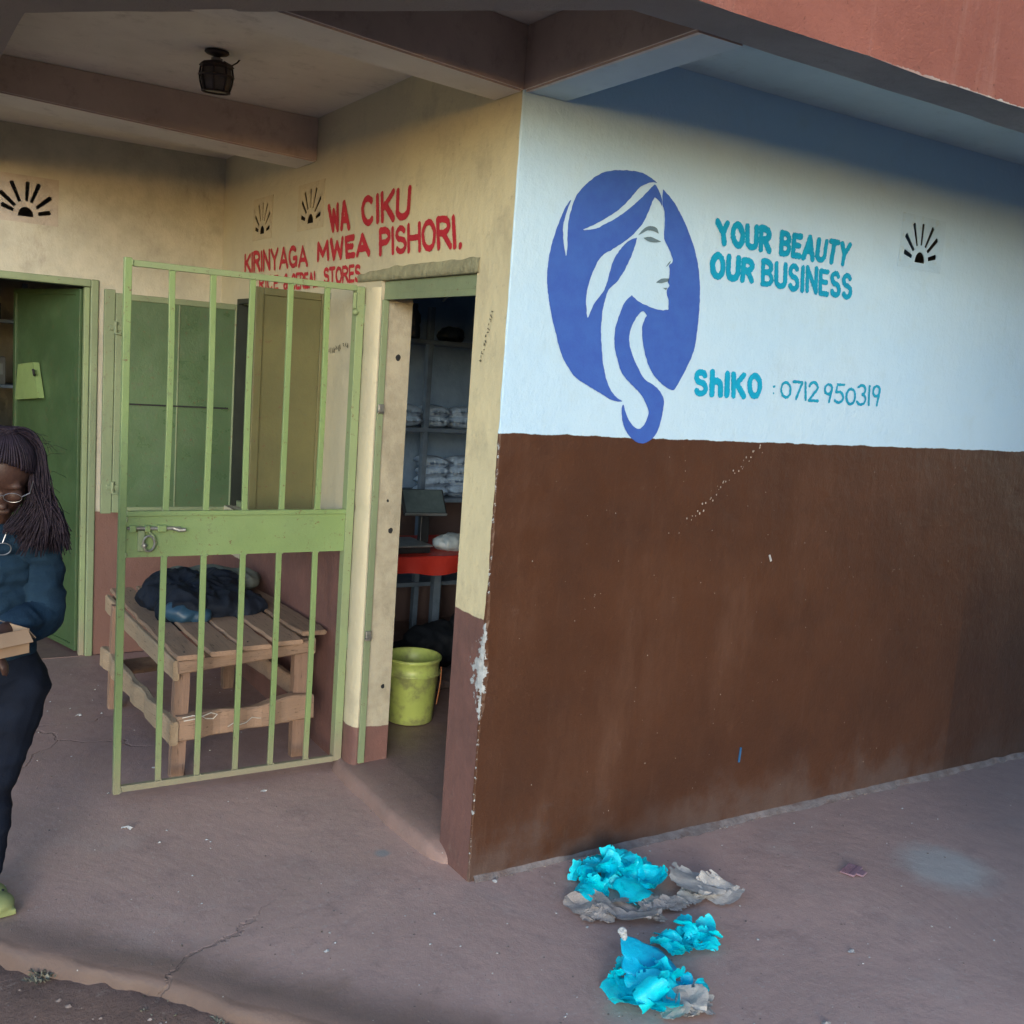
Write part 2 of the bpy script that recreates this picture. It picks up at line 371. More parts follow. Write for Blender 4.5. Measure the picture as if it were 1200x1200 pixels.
M['woodx'] = make_wood('rail_wood', (.235,.16,.115), (.16,.11,.08), (.10,.07,.052), 0)
M['woody'] = make_wood('side_rail_wood', (.33,.255,.175), (.25,.19,.13), (.15,.10,.07), 1)
M['woodz'] = make_wood('leg_wood', (.23,.15,.11), (.16,.105,.08), (.10,.07,.055), 2)
def paint(name, c, c2=None, worn=.35, under=(.5,.5,.4)):
    k = NT(name)
    col = k.mix(k.ramp(k.noise(14, 6, .7), .3, .7), c, c2 or tuple(x*.8 for x in c))
    col = k.mix(k.math('MULTIPLY', k.ramp(k.noise(70, 8, .8), .60, .72), worn), col, under)
    k.bump(k.noise(6, 6, .6), .006, .7); k.bump(k.noise(120, 5, .7), .0012, .8)
    return k.out(col, .55, 0, .4)
M['red_paint'] = paint('red_lettering_paint', (.46,.016,.035), (.36,.012,.028))
M['cyan_paint'] = paint('turquoise_lettering_paint', (.0,.32,.54), (.0,.27,.48), .15)
M['cyan_bright'] = paint('bright_blue_lettering_paint', (.0,.36,.60), (.0,.30,.52), .1)
M['blue_paint'] = paint('blue_mural_paint', (.038,.10,.43), (.044,.125,.47), .12, (.2,.3,.6))
M['eye_paint'] = paint('grey_blue_mural_paint', (.12,.20,.26), None, .2)
M['pencil'] = simple('pencil_marks', (.11,.11,.08), None, 30, .8)
def fabric(name, c1, c2, rough=.9, b=.002, sc=120):
    return simple(name, c1, c2, 9, rough, b, sc, spec=.15)

# ================================================================== GROUND, PLATFORM
HB, HS, BACK = 2.507, 2.697, 3.01
def ground():
    bm = bmesh.new()
    xs = sorted(set([-60,-30,-15,-8,-5] + list(np.arange(-3.6, 2.4, .06)) + [3,5,8,15,30,60]))
    ys = sorted(set([-60,-30,-15,-8,-5,-3.5] + list(np.arange(-2.6, 1.6, .06)) + [2,4,8,15,30,60]))
    g = {}
    for i, x in enumerate(xs):
        for j, y in enumerate(ys):
            d = -(x+y+1.17)/1.414 if y < .5 else 1
            z = -.085 + .018*mn.fractal(Vector((x*3, y*3, 0)), 1, 2, 5) + .02*mn.noise(Vector((x*1.1, y*1.1, 3)))
            z += .045*max(0, 1-abs(d)/.22)            # earth banked against the platform edge
            if x+y > -1.0 and x > -1.6: z = min(z, -.11)
            if abs(x) > 4 or abs(y) > 4: z = -.09
            g[i,j] = bm.verts.new((x, y, z))
    for i in range(len(xs)-1):
        for j in range(len(ys)-1): bm.faces.new((g[i,j], g[i+1,j], g[i+1,j+1], g[i,j+1]))
    o = fin('ground', bm, M['dirt'], smooth=True); tag(o, kind='structure')
ground()
def platform():
    base = [(-3.4, 1.7), (-2.6, 1.35), (-1.55,.43), (-1.385,.275), (-1.30,.19), (-1.20,.085), (-1.10,-.02), (-.98,-.16), (-.80,-.38), (-.60,-.60), (-.3,-.90), (.0,-1.2), (.5,-1.36), (1.5,-1.4), (3,-1.4), (7,-1.4)]
    pts = []
    for a, b in zip(base, base[1:]):
        a, b = Vector(a), Vector(b); n = max(2, int((b-a).length/.035))
        for i in range(n):
            p = a.lerp(b, i/n); w_ = .028*mn.noise(Vector((p.x*4, p.y*4, 1)))+.012*mn.noise(Vector((p.x*17, p.y*17, 2)))
            d = (b-a).normalized(); pts.append(p+Vector((-d.y, d.x))*w_)
    pts.append(Vector(base[-1])); n = len(pts)
    bm = bmesh.new()
    prof = [(-.06,0), (-.006,0), (.010,-.004), (.020,-.010), (.028,-.026), (.034,-.055), (.045,-.14)]
    rows = []
    for k, (off, z) in enumerate(prof):
        row = []
        for i, p in enumerate(pts):
            d = (pts[min(i+1,n-1)]-pts[max(i-1,0)]).normalized(); out = Vector((d.y, -d.x))*-1
            if out.dot(Vector((-.7,-.7))) < 0: out = -out
            jit = .012*mn.noise(Vector((p.x*11, p.y*11, k*2.)))*(k > 1)
            row.append(bm.verts.new((p.x+out.x*(off+jit), p.y+out.y*(off+jit), z+jit*.4*(k > 2))))
        rows.append(row)
    for k in range(len(prof)-1):
        for i in range(n-1): bm.faces.new((rows[k][i], rows[k][i+1], rows[k+1][i+1], rows[k+1][i]))
    a = bm.verts.new((7, 0.02, 0)); b = bm.verts.new((.02, .02, 0)); c = bm.verts.new((.02, BACK+.02, 0)); d = bm.verts.new((-3.4, BACK+.02, 0))
    bm.faces.new(rows[0]+[a, b, c, d])
    bmesh.ops.triangulate(bm, faces=[f for f in bm.faces if len(f.verts) > 4])
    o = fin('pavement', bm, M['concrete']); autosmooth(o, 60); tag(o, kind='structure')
platform()
def shop_floor():
    # raised floor inside the corner shop, with a soft worn nose standing out of the doorway
    bm = bmesh.new()
    prof = [(-.050,-.004), (-.047,.012), (-.042,.034), (-.034,.047), (-.022,.054), (.03,.064), (.14,.070)]
    ys = np.concatenate([np.arange(.135, .22, .008), np.arange(.225, 1.06, .03), np.arange(1.07, 1.121, .008)]); rows = []
    for y in ys:
        t = (y-.135)/.985; bul = -.012*math.sin(min(1, t)*math.pi) + .003*math.sin(t*14); q = max(0, min(1, t/.10, (1.0-t)/.06))**.5
        rows.append([bm.verts.new(((x+bul*(x < .1)+.004*mn.noise(Vector((y*9, x*20, 0))))*(q if x < .02 else 1)+.004*(1-q), y, z*(q if x < .02 else 1)-.002*(1-q))) for x, z in prof])
    for i in range(len(rows)-1):
        for j in range(len(prof)-1): bm.faces.new((rows[i][j], rows[i+1][j], rows[i+1][j+1], rows[i][j+1]))
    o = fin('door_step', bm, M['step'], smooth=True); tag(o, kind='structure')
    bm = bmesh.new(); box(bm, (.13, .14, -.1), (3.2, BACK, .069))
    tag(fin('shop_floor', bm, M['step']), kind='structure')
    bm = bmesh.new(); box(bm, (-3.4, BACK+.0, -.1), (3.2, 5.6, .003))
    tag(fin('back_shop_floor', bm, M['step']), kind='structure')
shop_floor()

# unseen block added behind the camera to darken the street wall's right end
blocker = empty('light_blocker', (-.1,-4.6,0), 0, 'plain plastered block out of view, added to shade the street wall', 'building')
bm = bmesh.new(); box(bm, (0,-5,-.1), (7,0,3.6)); fin('wall', bm, simple('blocker_plaster', (.22,.15,.12), (.18,.12,.10), 3, .85, .003, 60), blocker)
bm = bmesh.new(); prism(bm, [(-.3,-5.3), (7.3,-5.3), (7.3,.3), (-.3,.3)], 3.6, 3.7); fin('blocker_top', bm, simple('blocker_top_sheet', (.25,.22,.2), None, 3, .6), blocker)

# ================================================================== THE BUILDING
bld = empty('shop_building', (0,0,0), 0, 'single storey plastered corner shop, pale blue over brown outside, faded yellow in the porch', 'building')
def wall_panel(bm, axis, pos, thick, u0, u1, z0, z1, holes):
    """solid wall in the plane axis=pos, growing inwards by thick, with real rectangular openings"""
    us = sorted({u0, u1, *[h[0] for h in holes], *[h[1] for h in holes]}); zs = sorted({z0, z1, *[h[2] for h in holes], *[h[3] for h in holes]})
    P = (lambda u, d, z: (pos+d, u, z)) if axis == 0 else (lambda u, d, z: (u, pos+d, z))
    solid = lambda u, z: u0 < u < u1 and z0 < z < z1 and not any(h[0] < u < h[1] and h[2] < z < h[3] for h in holes)
    cache = {}
    def V(u, d, z):
        key = (round(u,5), round(d,5), round(z,5))
        if key not in cache: cache[key] = bm.verts.new(P(u, d, z))
        return cache[key]
    for i in range(len(us)-1):
        for j in range(len(zs)-1):
            a, b, c, d = us[i], us[i+1], zs[j], zs[j+1]; um, zm = (a+b)/2, (c+d)/2
            if not solid(um, zm): continue
            bm.faces.new((V(a,0,c), V(b,0,c), V(b,0,d), V(a,0,d))); bm.faces.new((V(a,thick,c), V(a,thick,d), V(b,thick,d), V(b,thick,c)))
            for (du, dz, p, q) in ((-1,0,(a,c),(a,d)), (1,0,(b,c),(b,d)), (0,-1,(a,c),(b,c)), (0,1,(a,d),(b,d))):
                nu = (a-1e-4 if du < 0 else b+1e-4) if du else um; nz_ = (c-1e-4 if dz < 0 else d+1e-4) if dz else zm
                if not solid(nu, nz_): bm.faces.new((V(p[0],0,p[1]), V(q[0],0,q[1]), V(q[0],thick,q[1]), V(p[0],thick,p[1])))
VW = (1.775, 2.035, 2.20, 2.40)          # vent opening in the street wall
VY = [(2.22, 2.50, 2.235, 2.43), (1.56, 1.87, 2.235, 2.43)]
VB = (-1.125, -.835, 2.235, 2.455)
bm = bmesh.new(); wall_panel(bm, 1, 0, .14, .15, 6.6, -.1, HS, [VW]); fin('wall', bm, M['wall'], bld)
DOOR = (.205, .93, -.11, 1.985); WIN = (1.47, 2.71, .86, 1.95)
bm = bmesh.new(); wall_panel(bm, 0, 0, .135, .15, BACK, -.1, HS, [DOOR, WIN]+VY); fin('wall', bm, M['wall'], bld)
BD = (-1.62, -.665, -.11, 1.955)
bm = bmesh.new(); wall_panel(bm, 1, BACK, .15, -3.6, 6.6, -.1, HS, [BD, VB]); fin('wall', bm, M['wall'], bld)
# corner post, its arris knocked about
bm = bmesh.new()
n = 260; prev = None
for i in range(n+1):
    z = -.1+(HS+.1)*i/n
    c = .004+.003*mn.noise(Vector((0, 0, z*14)))
    if z < 1.5:
        c += .006*max(0, mn.fractal(Vector((2.2, 0, z*22)), 1, 2, 4))+.004*abs(mn.noise(Vector((5, 1, z*70))))
        c += .021*max(0, 1-abs(z-.70)/.14)**.6*(.75+.6*mn.noise(Vector((9, 0, z*26))))
        c += .010*max(0, mn.noise(Vector((3, 3, z*6))))*max(0, 1-abs(z-1.0)/.6)
    c = max(.002, c); j = .003*mn.noise(Vector((7, 2, z*55)))*(z < 1.3)
    ring = [(0,.15), (0, c*1.2), (c*.28+abs(j), c*.42+j*.5), (c*.5, c*.22+abs(j)), (c*1.1, 0), (.15, 0), (.15,.15)]
    vs = [bm.verts.new((x, y, z)) for x, y in ring]
    if prev:
        for a in range(7): bm.faces.new((prev[a], prev[(a+1)%7], vs[(a+1)%7], vs[a]))
    prev = vs
fin('corner_post', bm, M['wall'], bld)
# side and far walls of the rooms that nobody sees from the street but that close them in
bm = bmesh.new(); box(bm, (3.2,.14,-.1), (3.34, BACK, HS)); fin('wall', bm, M['wall'], bld)
bm = bmesh.new(); box(bm, (-3.6, 5.5, -.1), (6.6, 5.64, HS)); box(bm, (-3.6, BACK+.15, -.1), (-3.46, 5.5, HS)); box(bm, (-.05, BACK+.15, -.1), (.09, 5.5, HS)); box(bm, (6.46, .14, -.1), (6.6, BACK, HS))
fin('wall', bm, M['wall'], bld)
# slab over rooms and porch
bm = bmesh.new()
prism(bm, [(6.6,-.78), (-.19,-.78), (-1.32,.35), (-1.32,2.99), (-3.6,2.99), (-3.6,5.64), (6.6,5.64)], HS, HS+.15)
fin('ceiling_slab', bm, M['soffit'], bld)
# fascia round the canopy (straight, then cut off at 45 degrees, then back to the rear wall)
def offs(poly):  # wall_panel-like strip, bottom edge slightly uneven
    bm = bmesh.new(); out_, inn_ = poly
    def dens(a):
        r = []
        for p, q in zip(a, a[1:]):
            for i in range(60): r.append(Vector(p).lerp(Vector(q), i/60))
        r.append(Vector(a[-1])); return r
    O, I = dens(out_), dens(inn_)
    rows = []
    for k, (o, i_) in enumerate(zip(O, I)):
        e = .004*mn.noise(Vector((o.x*6, o.y*6, 0)))+.0025*mn.noise(Vector((o.x*31, o.y*31, 0)))
        e2 = .004*mn.noise(Vector((o.x*5, o.y*5, 8)))
        rows.append([bm.verts.new((o.x, o.y, HB+e)), bm.verts.new((o.x, o.y, 3.75)), bm.verts.new((i_.x, i_.y, 3.75)), bm.verts.new((i_.x, i_.y, HB+e2))])
    for a, b in zip(rows, rows[1:]):
        for k in range(4): bm.faces.new((a[k], a[(k+1)%4], b[(k+1)%4], b[k]))
    bm.faces.new(rows[0]); bm.faces.new(rows[-1]); return bm
fin('fascia', offs(([(6.6,-.92), (-.262,-.92), (-1.47,.288), (-1.47,2.99)], [(6.6,-.77), (-.20,-.77), (-1.315,.345), (-1.315,2.99)])), M['fascia'], bld)
# beams
def beam(lo, z1, hi=None):
    bm = bmesh.new(); vs = [bm.verts.new(p) for p in lo]; tp = [bm.verts.new((p[0], p[1], z1)) for p in (hi or lo)]
    bm.faces.new(vs); bm.faces.new(list(reversed(tp)))
    n = len(lo)
    for i in range(n): bm.faces.new((vs[i], tp[i], tp[(i+1)%n], vs[(i+1)%n]))
    bmesh.ops.bevel(bm, geom=[e for e in bm.edges if e.verts[0].co.z < z1-.01 and e.verts[1].co.z < z1-.01], offset=.006, segments=2, affect='EDGES')
    return fin('beam', bm, [M['soffit'], M['beamside']], bld)
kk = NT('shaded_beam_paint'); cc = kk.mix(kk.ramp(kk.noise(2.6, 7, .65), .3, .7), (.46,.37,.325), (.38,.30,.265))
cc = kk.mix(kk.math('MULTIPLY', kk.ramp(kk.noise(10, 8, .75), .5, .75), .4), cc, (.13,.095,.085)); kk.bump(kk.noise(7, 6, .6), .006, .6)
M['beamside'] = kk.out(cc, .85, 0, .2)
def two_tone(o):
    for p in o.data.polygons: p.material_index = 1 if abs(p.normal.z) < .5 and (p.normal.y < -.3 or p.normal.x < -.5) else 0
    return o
two_tone(beam([(.0,-.001,HB), (-.002,.16,HB), (-1.0,.0,HB), (-.84,-.165,HB)], HS-.002))
two_tone(beam([(.001,.001,HB), (.158,.001,HB), (.158,-.768,HB), (.001,-.768,HB)], HS-.002))
two_tone(beam([(-.002,1.665,2.512), (-.002,1.90,2.512), (-1.313,1.90,2.562), (-1.313,1.665,2.562)], HS-.002))
# pale lip of cement along the foot of the street wall
bm = bmesh.new(); prev = None
for i in range(260):
    x = .02+i*.0245; w_ = .022+.018*mn.fractal(Vector((x*3.5, 0, 0)), 1, 2, 4)+.012*mn.noise(Vector((x*21, 0, 5)))
    w_ = max(.004, w_)*(1.25 if x > .6 else .5)
    h_ = .012+.006*mn.noise(Vector((x*13, 3, 0)))
    cur = [bm.verts.new((x, .001, h_+.006)), bm.verts.new((x, -w_*.4, h_)), bm.verts.new((x, -w_, .0005))]
    if prev:
        for a in range(2): bm.faces.new((prev[a], prev[a+1], cur[a+1], cur[a]))
    prev = cur
M['lip'] = simple('cement_lip', (.22,.20,.205), (.15,.13,.13), 22, .9, .004, 90, dirt=(.13,.09,.08), dscale=12, dlo=.48, dhi=.66)
fin('cement_fillet', bm, M['lip'], bld, smooth=True)
# ------------------------------------------------------------------ sun-ray vent blocks
def fill2d(outer, holes, depth, name):
    cu = bpy.data.curves.new(name, 'CURVE'); cu.dimensions = '2D'; cu.fill_mode = 'BOTH'; cu.extrude = depth/2
    for lp in [outer]+holes:
        s = cu.splines.new('POLY'); s.points.add(len(lp)-1); s.use_cyclic_u = True
        for p, q in zip(s.points, lp): p.co = (q[0], q[1], 0, 1)
    o = bpy.data.objects.new(name, cu); COL.objects.link(o)
    dg = bpy.context.evaluated_depsgraph_get(); dg.update()
    me = bpy.data.meshes.new_from_object(o.evaluated_get(dg)); me.name = name
    bpy.data.objects.remove(o); bpy.data.curves.remove(cu); return me
M['vent'] = simple('vent_plaster_blue', (.42,.625,.81), (.39,.59,.77), 12, .75, .002, 90, dirt=(.38,.48,.50), dscale=20)
M['vent_y'] = simple('vent_plaster_yellow', (.50,.44,.30), (.44,.39,.28), 12, .8, .002, 90, dirt=(.22,.19,.14), dscale=20)
M['vent_b'] = simple('vent_plaster_grey', (.40,.36,.31), (.32,.29,.25), 12, .8, .002, 90, dirt=(.2,.17,.15), dscale=16)
def vent(u0, u1, z0, z1, axis, pos, mat, seed):
    w_, h_ = u1-u0, z1-z0; rr = random.Random(seed)
    cx = w_*.5+rr.uniform(-.004,.004); cy = h_*.14
    holes = []
    sx = w_/.28; sy = h_/.2
    for a, r0, r1, t in ((14,.056,.110,.0105), (42,.060,.142,.0105), (66,.064,.154,.0095), (90,.064,.146,.009), (114,.064,.154,.0095), (138,.060,.142,.0105), (163,.056,.110,.0105)):
        a = R(a+rr.uniform(-3,3)); d = (math.cos(a), math.sin(a)); q = (-d[1], d[0]); lp = []
        for (s_, tt) in ((r0,-t*.75), (r1,-t), (r1+.004,0), (r1,t), (r0,t*.75)):
            lp.append((cx+(d[0]*s_+q[0]*tt)*sx, cy+(d[1]*s_+q[1]*tt)*sy))
        lp = [(min(max(x,.006), w_-.006), min(max(y,.006), h_-.006)) for x, y in lp]
        holes.append(lp)
    holes.append([(cx-.034*sx, cy-.004)]+[(cx+.034*math.cos(a)*sx, cy+.038*math.sin(a)*sy) for a in [R(180-18*i) for i in range(11)]]+[(cx+.034*sx, cy-.004)])
    me = fill2d([(-.004,-.003), (w_+.003,-.004), (w_+.004,h_+.002), (-.002,h_+.004)], holes, .004, 'vent_block')
    for v in me.vertices:
        x, y, z = v.co; jit = .0012*mn.noise(Vector((x*60, y*60, z*9+seed)))
        if axis == 1: v.co = (u0+x, pos+.0004-z+jit, z0+y)
        else: v.co = (pos+.0004-z+jit, u1-x, z0+y)
    o = link('vent_block', me, mat, bld)
    return o
vent(*VW, 1, 0, M['vent'], 1)
for i, v in enumerate(VY): vent(*v, 0, 0, M['vent_y'], 4+i)
vent(*VB, 1, BACK, M['vent_b'], 9)

# ------------------------------------------------------------------ painted writing and mural, as thin paint sheets on the plaster
def sheet(name, F, bounds, h, put, mat, parent, rough=.0009):
    u0, u1, v0, v1 = bounds; nu = int((u1-u0)/h)+2; nv = int((v1-v0)/h)+2
    U, V = np.meshgrid(u0+h*np.arange(nu), v0+h*np.arange(nv), indexing='ij')
    D = F(U, V)
    if rough:
        nzz = rng.randn(nu, nv)
        for _ in range(3): nzz = (nzz+np.roll(nzz,1,0)+np.roll(nzz,-1,0)+np.roll(nzz,1,1)+np.roll(nzz,-1,1))/5
        D = D+nzz*rough*3
    ins = D < 0; verts = []; faces = []; cache = {}
    def vv(u, v):
        k = (round(u,6), round(v,6))
        if k not in cache: cache[k] = len(verts); verts.append(put(u, v))
        return cache[k]
    full = ins[:-1,:-1]&ins[1:,:-1]&ins[:-1,1:]&ins[1:,1:]; anyc = ins[:-1,:-1]|ins[1:,:-1]|ins[:-1,1:]|ins[1:,1:]
    for j in range(nv-1):
        i = 0
        while i < nu-1:
            if full[i,j]:
                k = i
                while k < nu-1 and full[k,j]: k += 1
                a, b = u0+i*h, u0+k*h; c, d = v0+j*h, v0+(j+1)*h
                faces.append((vv(a,c), vv(b,c), vv(b,d), vv(a,d))); i = k
            else: i += 1
    for i, j in np.argwhere(anyc & ~full):
        cs = [(i,j), (i+1,j), (i+1,j+1), (i,j+1)]; poly = []
        for a in range(4):
            p, q = cs[a], cs[(a+1)%4]; dp, dq = D[p], D[q]
            if dp < 0: poly.append(vv(u0+p[0]*h, v0+p[1]*h))
            if (dp < 0) != (dq < 0):
                t = dp/(dp-dq); poly.append(vv(u0+(p[0]+(q[0]-p[0])*t)*h, v0+(p[1]+(q[1]-p[1])*t)*h))
        poly = list(dict.fromkeys(poly))
        if len(poly) > 2: faces.append(tuple(poly))
    me = bpy.data.meshes.new(name); me.from_pydata(verts, [], faces); me.update()
    return link(name, me, mat, parent)
def segdist(U, V, segs):
    D = np.full(U.shape, 9.)
    for (a, b, ra, rb) in segs:
        ax, ay = a; bx, by = b; L = (bx-ax)**2+(by-ay)**2+1e-12
        m = (U > min(ax,bx)-.03)&(U < max(ax,bx)+.03)&(V > min(ay,by)-.03)&(V < max(ay,by)+.03)
        u, v = U[m], V[m]; t = np.clip(((u-ax)*(bx-ax)+(v-ay)*(by-ay))/L, 0, 1)
        D[m] = np.minimum(D[m], np.hypot(u-ax-(bx-ax)*t, v-ay-(by-ay)*t)-(ra+(rb-ra)*t))
    return D
def polydist(U, V, poly):
    D = np.full(U.shape, 9.); I = np.zeros(U.shape, bool); n = len(poly)
    for i in range(n):
        (ax, ay), (bx, by) = poly[i], poly[(i+1)%n]; L = (bx-ax)**2+(by-ay)**2+1e-12
        t = np.clip(((U-ax)*(bx-ax)+(V-ay)*(by-ay))/L, 0, 1); D = np.minimum(D, np.hypot(U-ax-(bx-ax)*t, V-ay-(by-ay)*t))
        if ay != by:
            c = ((ay > V) != (by > V)) & (U < (bx-ax)*(V-ay)/(by-ay)+ax); I ^= c
    return np.where(I, -D, D)
def arc(cx, cy, rx, ry, a0, a1, n=9): return [(cx+rx*math.cos(R(a0+(a1-a0)*i/n)), cy+ry*math.sin(R(a0+(a1-a0)*i/n))) for i in range(n+1)]
G = {   # brush strokes of each letter in a box 'width' wide and 1 tall
'A': (.62, [[(0,0),(.31,1)],[(.31,1),(.62,0)],[(.12,.32),(.5,.32)]]),
'B': (.5, [[(0,0),(0,1)],[(0,1)]+arc(.2,.76,.26,.24,90,-90)+[(0,.52)],[(0,.52)]+arc(.22,.26,.28,.26,90,-90)+[(0,0)]]),
'C': (.52, [arc(.27,.5,.27,.5,48,312,14)]),
'E': (.42, [[(.42,1),(0,1),(0,0),(.42,0)],[(0,.52),(.36,.52)]]),
'G': (.56, [arc(.28,.5,.28,.5,48,330,14),[(.54,.42),(.54,.06)],[(.34,.42),(.56,.42)]]),
'H': (.52, [[(0,0),(0,1)],[(.52,0),(.52,1)],[(0,.5),(.52,.5)]]),
'I': (.04, [[(0.02,0),(0.02,1)]]),
'K': (.5, [[(0,0),(0,1)],[(.5,1),(.04,.45)],[(.14,.58),(.52,0)]]),
'L': (.4, [[(0,1),(0,0),(.4,0)]]),
'M': (.66, [[(0,0),(.05,1),(.33,.25),(.61,1),(.66,0)]]),
'N': (.52, [[(0,0),(0,1),(.52,0),(.52,1)]]),
'O': (.54, [arc(.27,.5,.27,.5,90,450,18)]),
'P': (.48, [[(0,0),(0,1)],[(0,1)]+arc(.2,.73,.28,.27,90,-90)+[(0,.46)]]),
'R': (.5, [[(0,0),(0,1)],[(0,1)]+arc(.2,.75,.27,.25,90,-90)+[(0,.5)],[(.2,.5),(.5,0)]]),
'S': (.46, [arc(.23,.76,.21,.24,30,250,10)+arc(.23,.26,.23,.26,75,-150,10)]),
'T': (.5, [[(0,1),(.5,1)],[(.25,1),(.25,0)]]),
'U': (.5, [[(0,1),(0,.26)]+arc(.25,.26,.25,.26,180,360,8)+[(.5,1)]]),
'W': (.72, [[(0,1),(.16,0),(.36,.8),(.56,0),(.72,1)]]),
'Y': (.54, [[(0,1),(.27,.48)],[(.54,1),(.27,.48),(.27,0)]]),
'&': (.56, [[(.54,0),(.14,.7)]+arc(.27,.8,.14,.2,200,-30,8)+[(.1,.36)]+arc(.22,.22,.2,.22,140,300,6)+[(.52,.42)]]),
'.': (.06, [[(.03,.03),(.04,.03)]]), ':': (.04, [[(.02,.12),(.02,.13)],[(.02,.8),(.02,.81)]]), 'h': (.42, [[(0,0),(0,1)],[(0,.42)]+arc(.21,.42,.21,.2,170,0,6)+[(.42,0)]]),
'0': (.5, [arc(.25,.42,.25,.42,90,450,16)]), '7': (.48, [[(0,1),(.48,1),(.14,0)]]), '1': (.06, [[(0.02,1),(0.04,0)]]),
'2': (.5, [arc(.24,.74,.23,.26,170,-20,9)+[(0,0),(.5,.02)]]), '9': (.46, [arc(.22,.72,.2,.26,20,380,14),[(.42,.76),(.30,.02)]]),
'5': (.46, [[(.46,1),(.08,1),(.03,.58)]+arc(.2,.3,.25,.3,100,-140,10)]), '3': (.44, [arc(.18,.76,.22,.24,150,-70,8),arc(.18,.27,.26,.27,75,-150,9)]),
}
def lettering(text, quad, rad, gap, put, mat, label, wobble=.012, hh=.0016, seed=0):
    rr = random.Random(seed+len(text)*31); (tl, tr, br, bl) = [Vector(q) for q in quad]
    tot = sum(G[c][0] for c in text)+gap*(len(text)-1)
    hgt = (tl-bl).length; pad = rad/((tr-tl).length)       # keep strokes inside the measured box
    segs = []; x = 0
    for c in text:
        w_, strokes = G[c]; sc = 1+rr.uniform(-.04,.04); dy = rr.uniform(-.025,.025)
        for st in strokes:
            pts = []
            for (a, b) in st:
                a += rr.uniform(-wobble, wobble); b = b*sc+dy
                fu = pad+(x+a)/tot*(1-2*pad); fv = rad/hgt+b*(1-2*rad/hgt)
                p = bl.lerp(br, fu).lerp(tl.lerp(tr, fu), fv); pts.append((p.x, p.y))
            r0 = rad*rr.uniform(.88,1.1); r1 = rad*rr.uniform(.85,1.08); n = len(pts)
            for i in range(n-1): segs.append((pts[i], pts[i+1], r0+(r1-r0)*i/n, r0+(r1-r0)*(i+1)/n))
        x += w_+gap
    us = [p[0] for s in segs for p in s[:2]]; vs = [p[1] for s in segs for p in s[:2]]
    o = sheet('lettering', lambda U, V: segdist(U, V, segs), (min(us)-.02, max(us)+.02, min(vs)-.02, max(vs)+.02), hh, put, mat, bld)
    o['label'] = label; return o
onY = lambda u, v: (-.0028, u, v)
onW = lambda u, v: (u, -.0028, v)
RED={"WA": [[1.518,2.319],[1.281,2.314],[1.256,2.191],[1.465,2.201]],"CIKU": [[1.170,2.316],[0.718,2.317],[0.718,2.191],[1.139,2.199]],"KIRINYAGA": [[2.623,2.181],[1.728,2.171],[1.708,2.070],[2.610,2.076]],"MWEA": [[1.620,2.175],[1.071,2.181],[1.045,2.079],[1.605,2.084]],"PISHORI.": [[0.978,2.183],[0.335,2.182],[0.307,2.063],[0.964,2.077]],"STORES": [[1.525,2.057],[1.132,2.057],[1.123,1.984],[1.514,1.985]],"CEREAL": [[1.918,2.052],[1.591,2.049],[1.571,1.978],[1.908,1.974]],"&": [[2.026,2.052],[1.951,2.053],[1.942,1.975],[2.016,1.973]],"RICE": [[2.377,2.057],[2.091,2.054],[2.081,1.979],[2.368,1.978]]}
CYAN={"YOUR": [[0.798,2.252],[1.076,2.258],[1.082,2.160],[0.822,2.161]],"BEAUTY": [[1.115,2.251],[1.501,2.254],[1.489,2.158],[1.121,2.159]],"OUR": [[0.794,2.136],[1.011,2.140],[1.013,2.049],[0.804,2.043]],"BUSINESS": [[1.036,2.141],[1.520,2.145],[1.533,2.041],[1.046,2.044]],"ShIKO": [[0.769,1.737],[1.102,1.739],[1.112,1.644],[0.779,1.638]],":": [[1.153,1.705],[1.175,1.705],[1.182,1.659],[1.160,1.660]],"0712": [[1.194,1.726],[1.404,1.725],[1.412,1.646],[1.205,1.651]],"950319": [[1.429,1.722],[1.763,1.732],[1.769,1.642],[1.432,1.644]]}
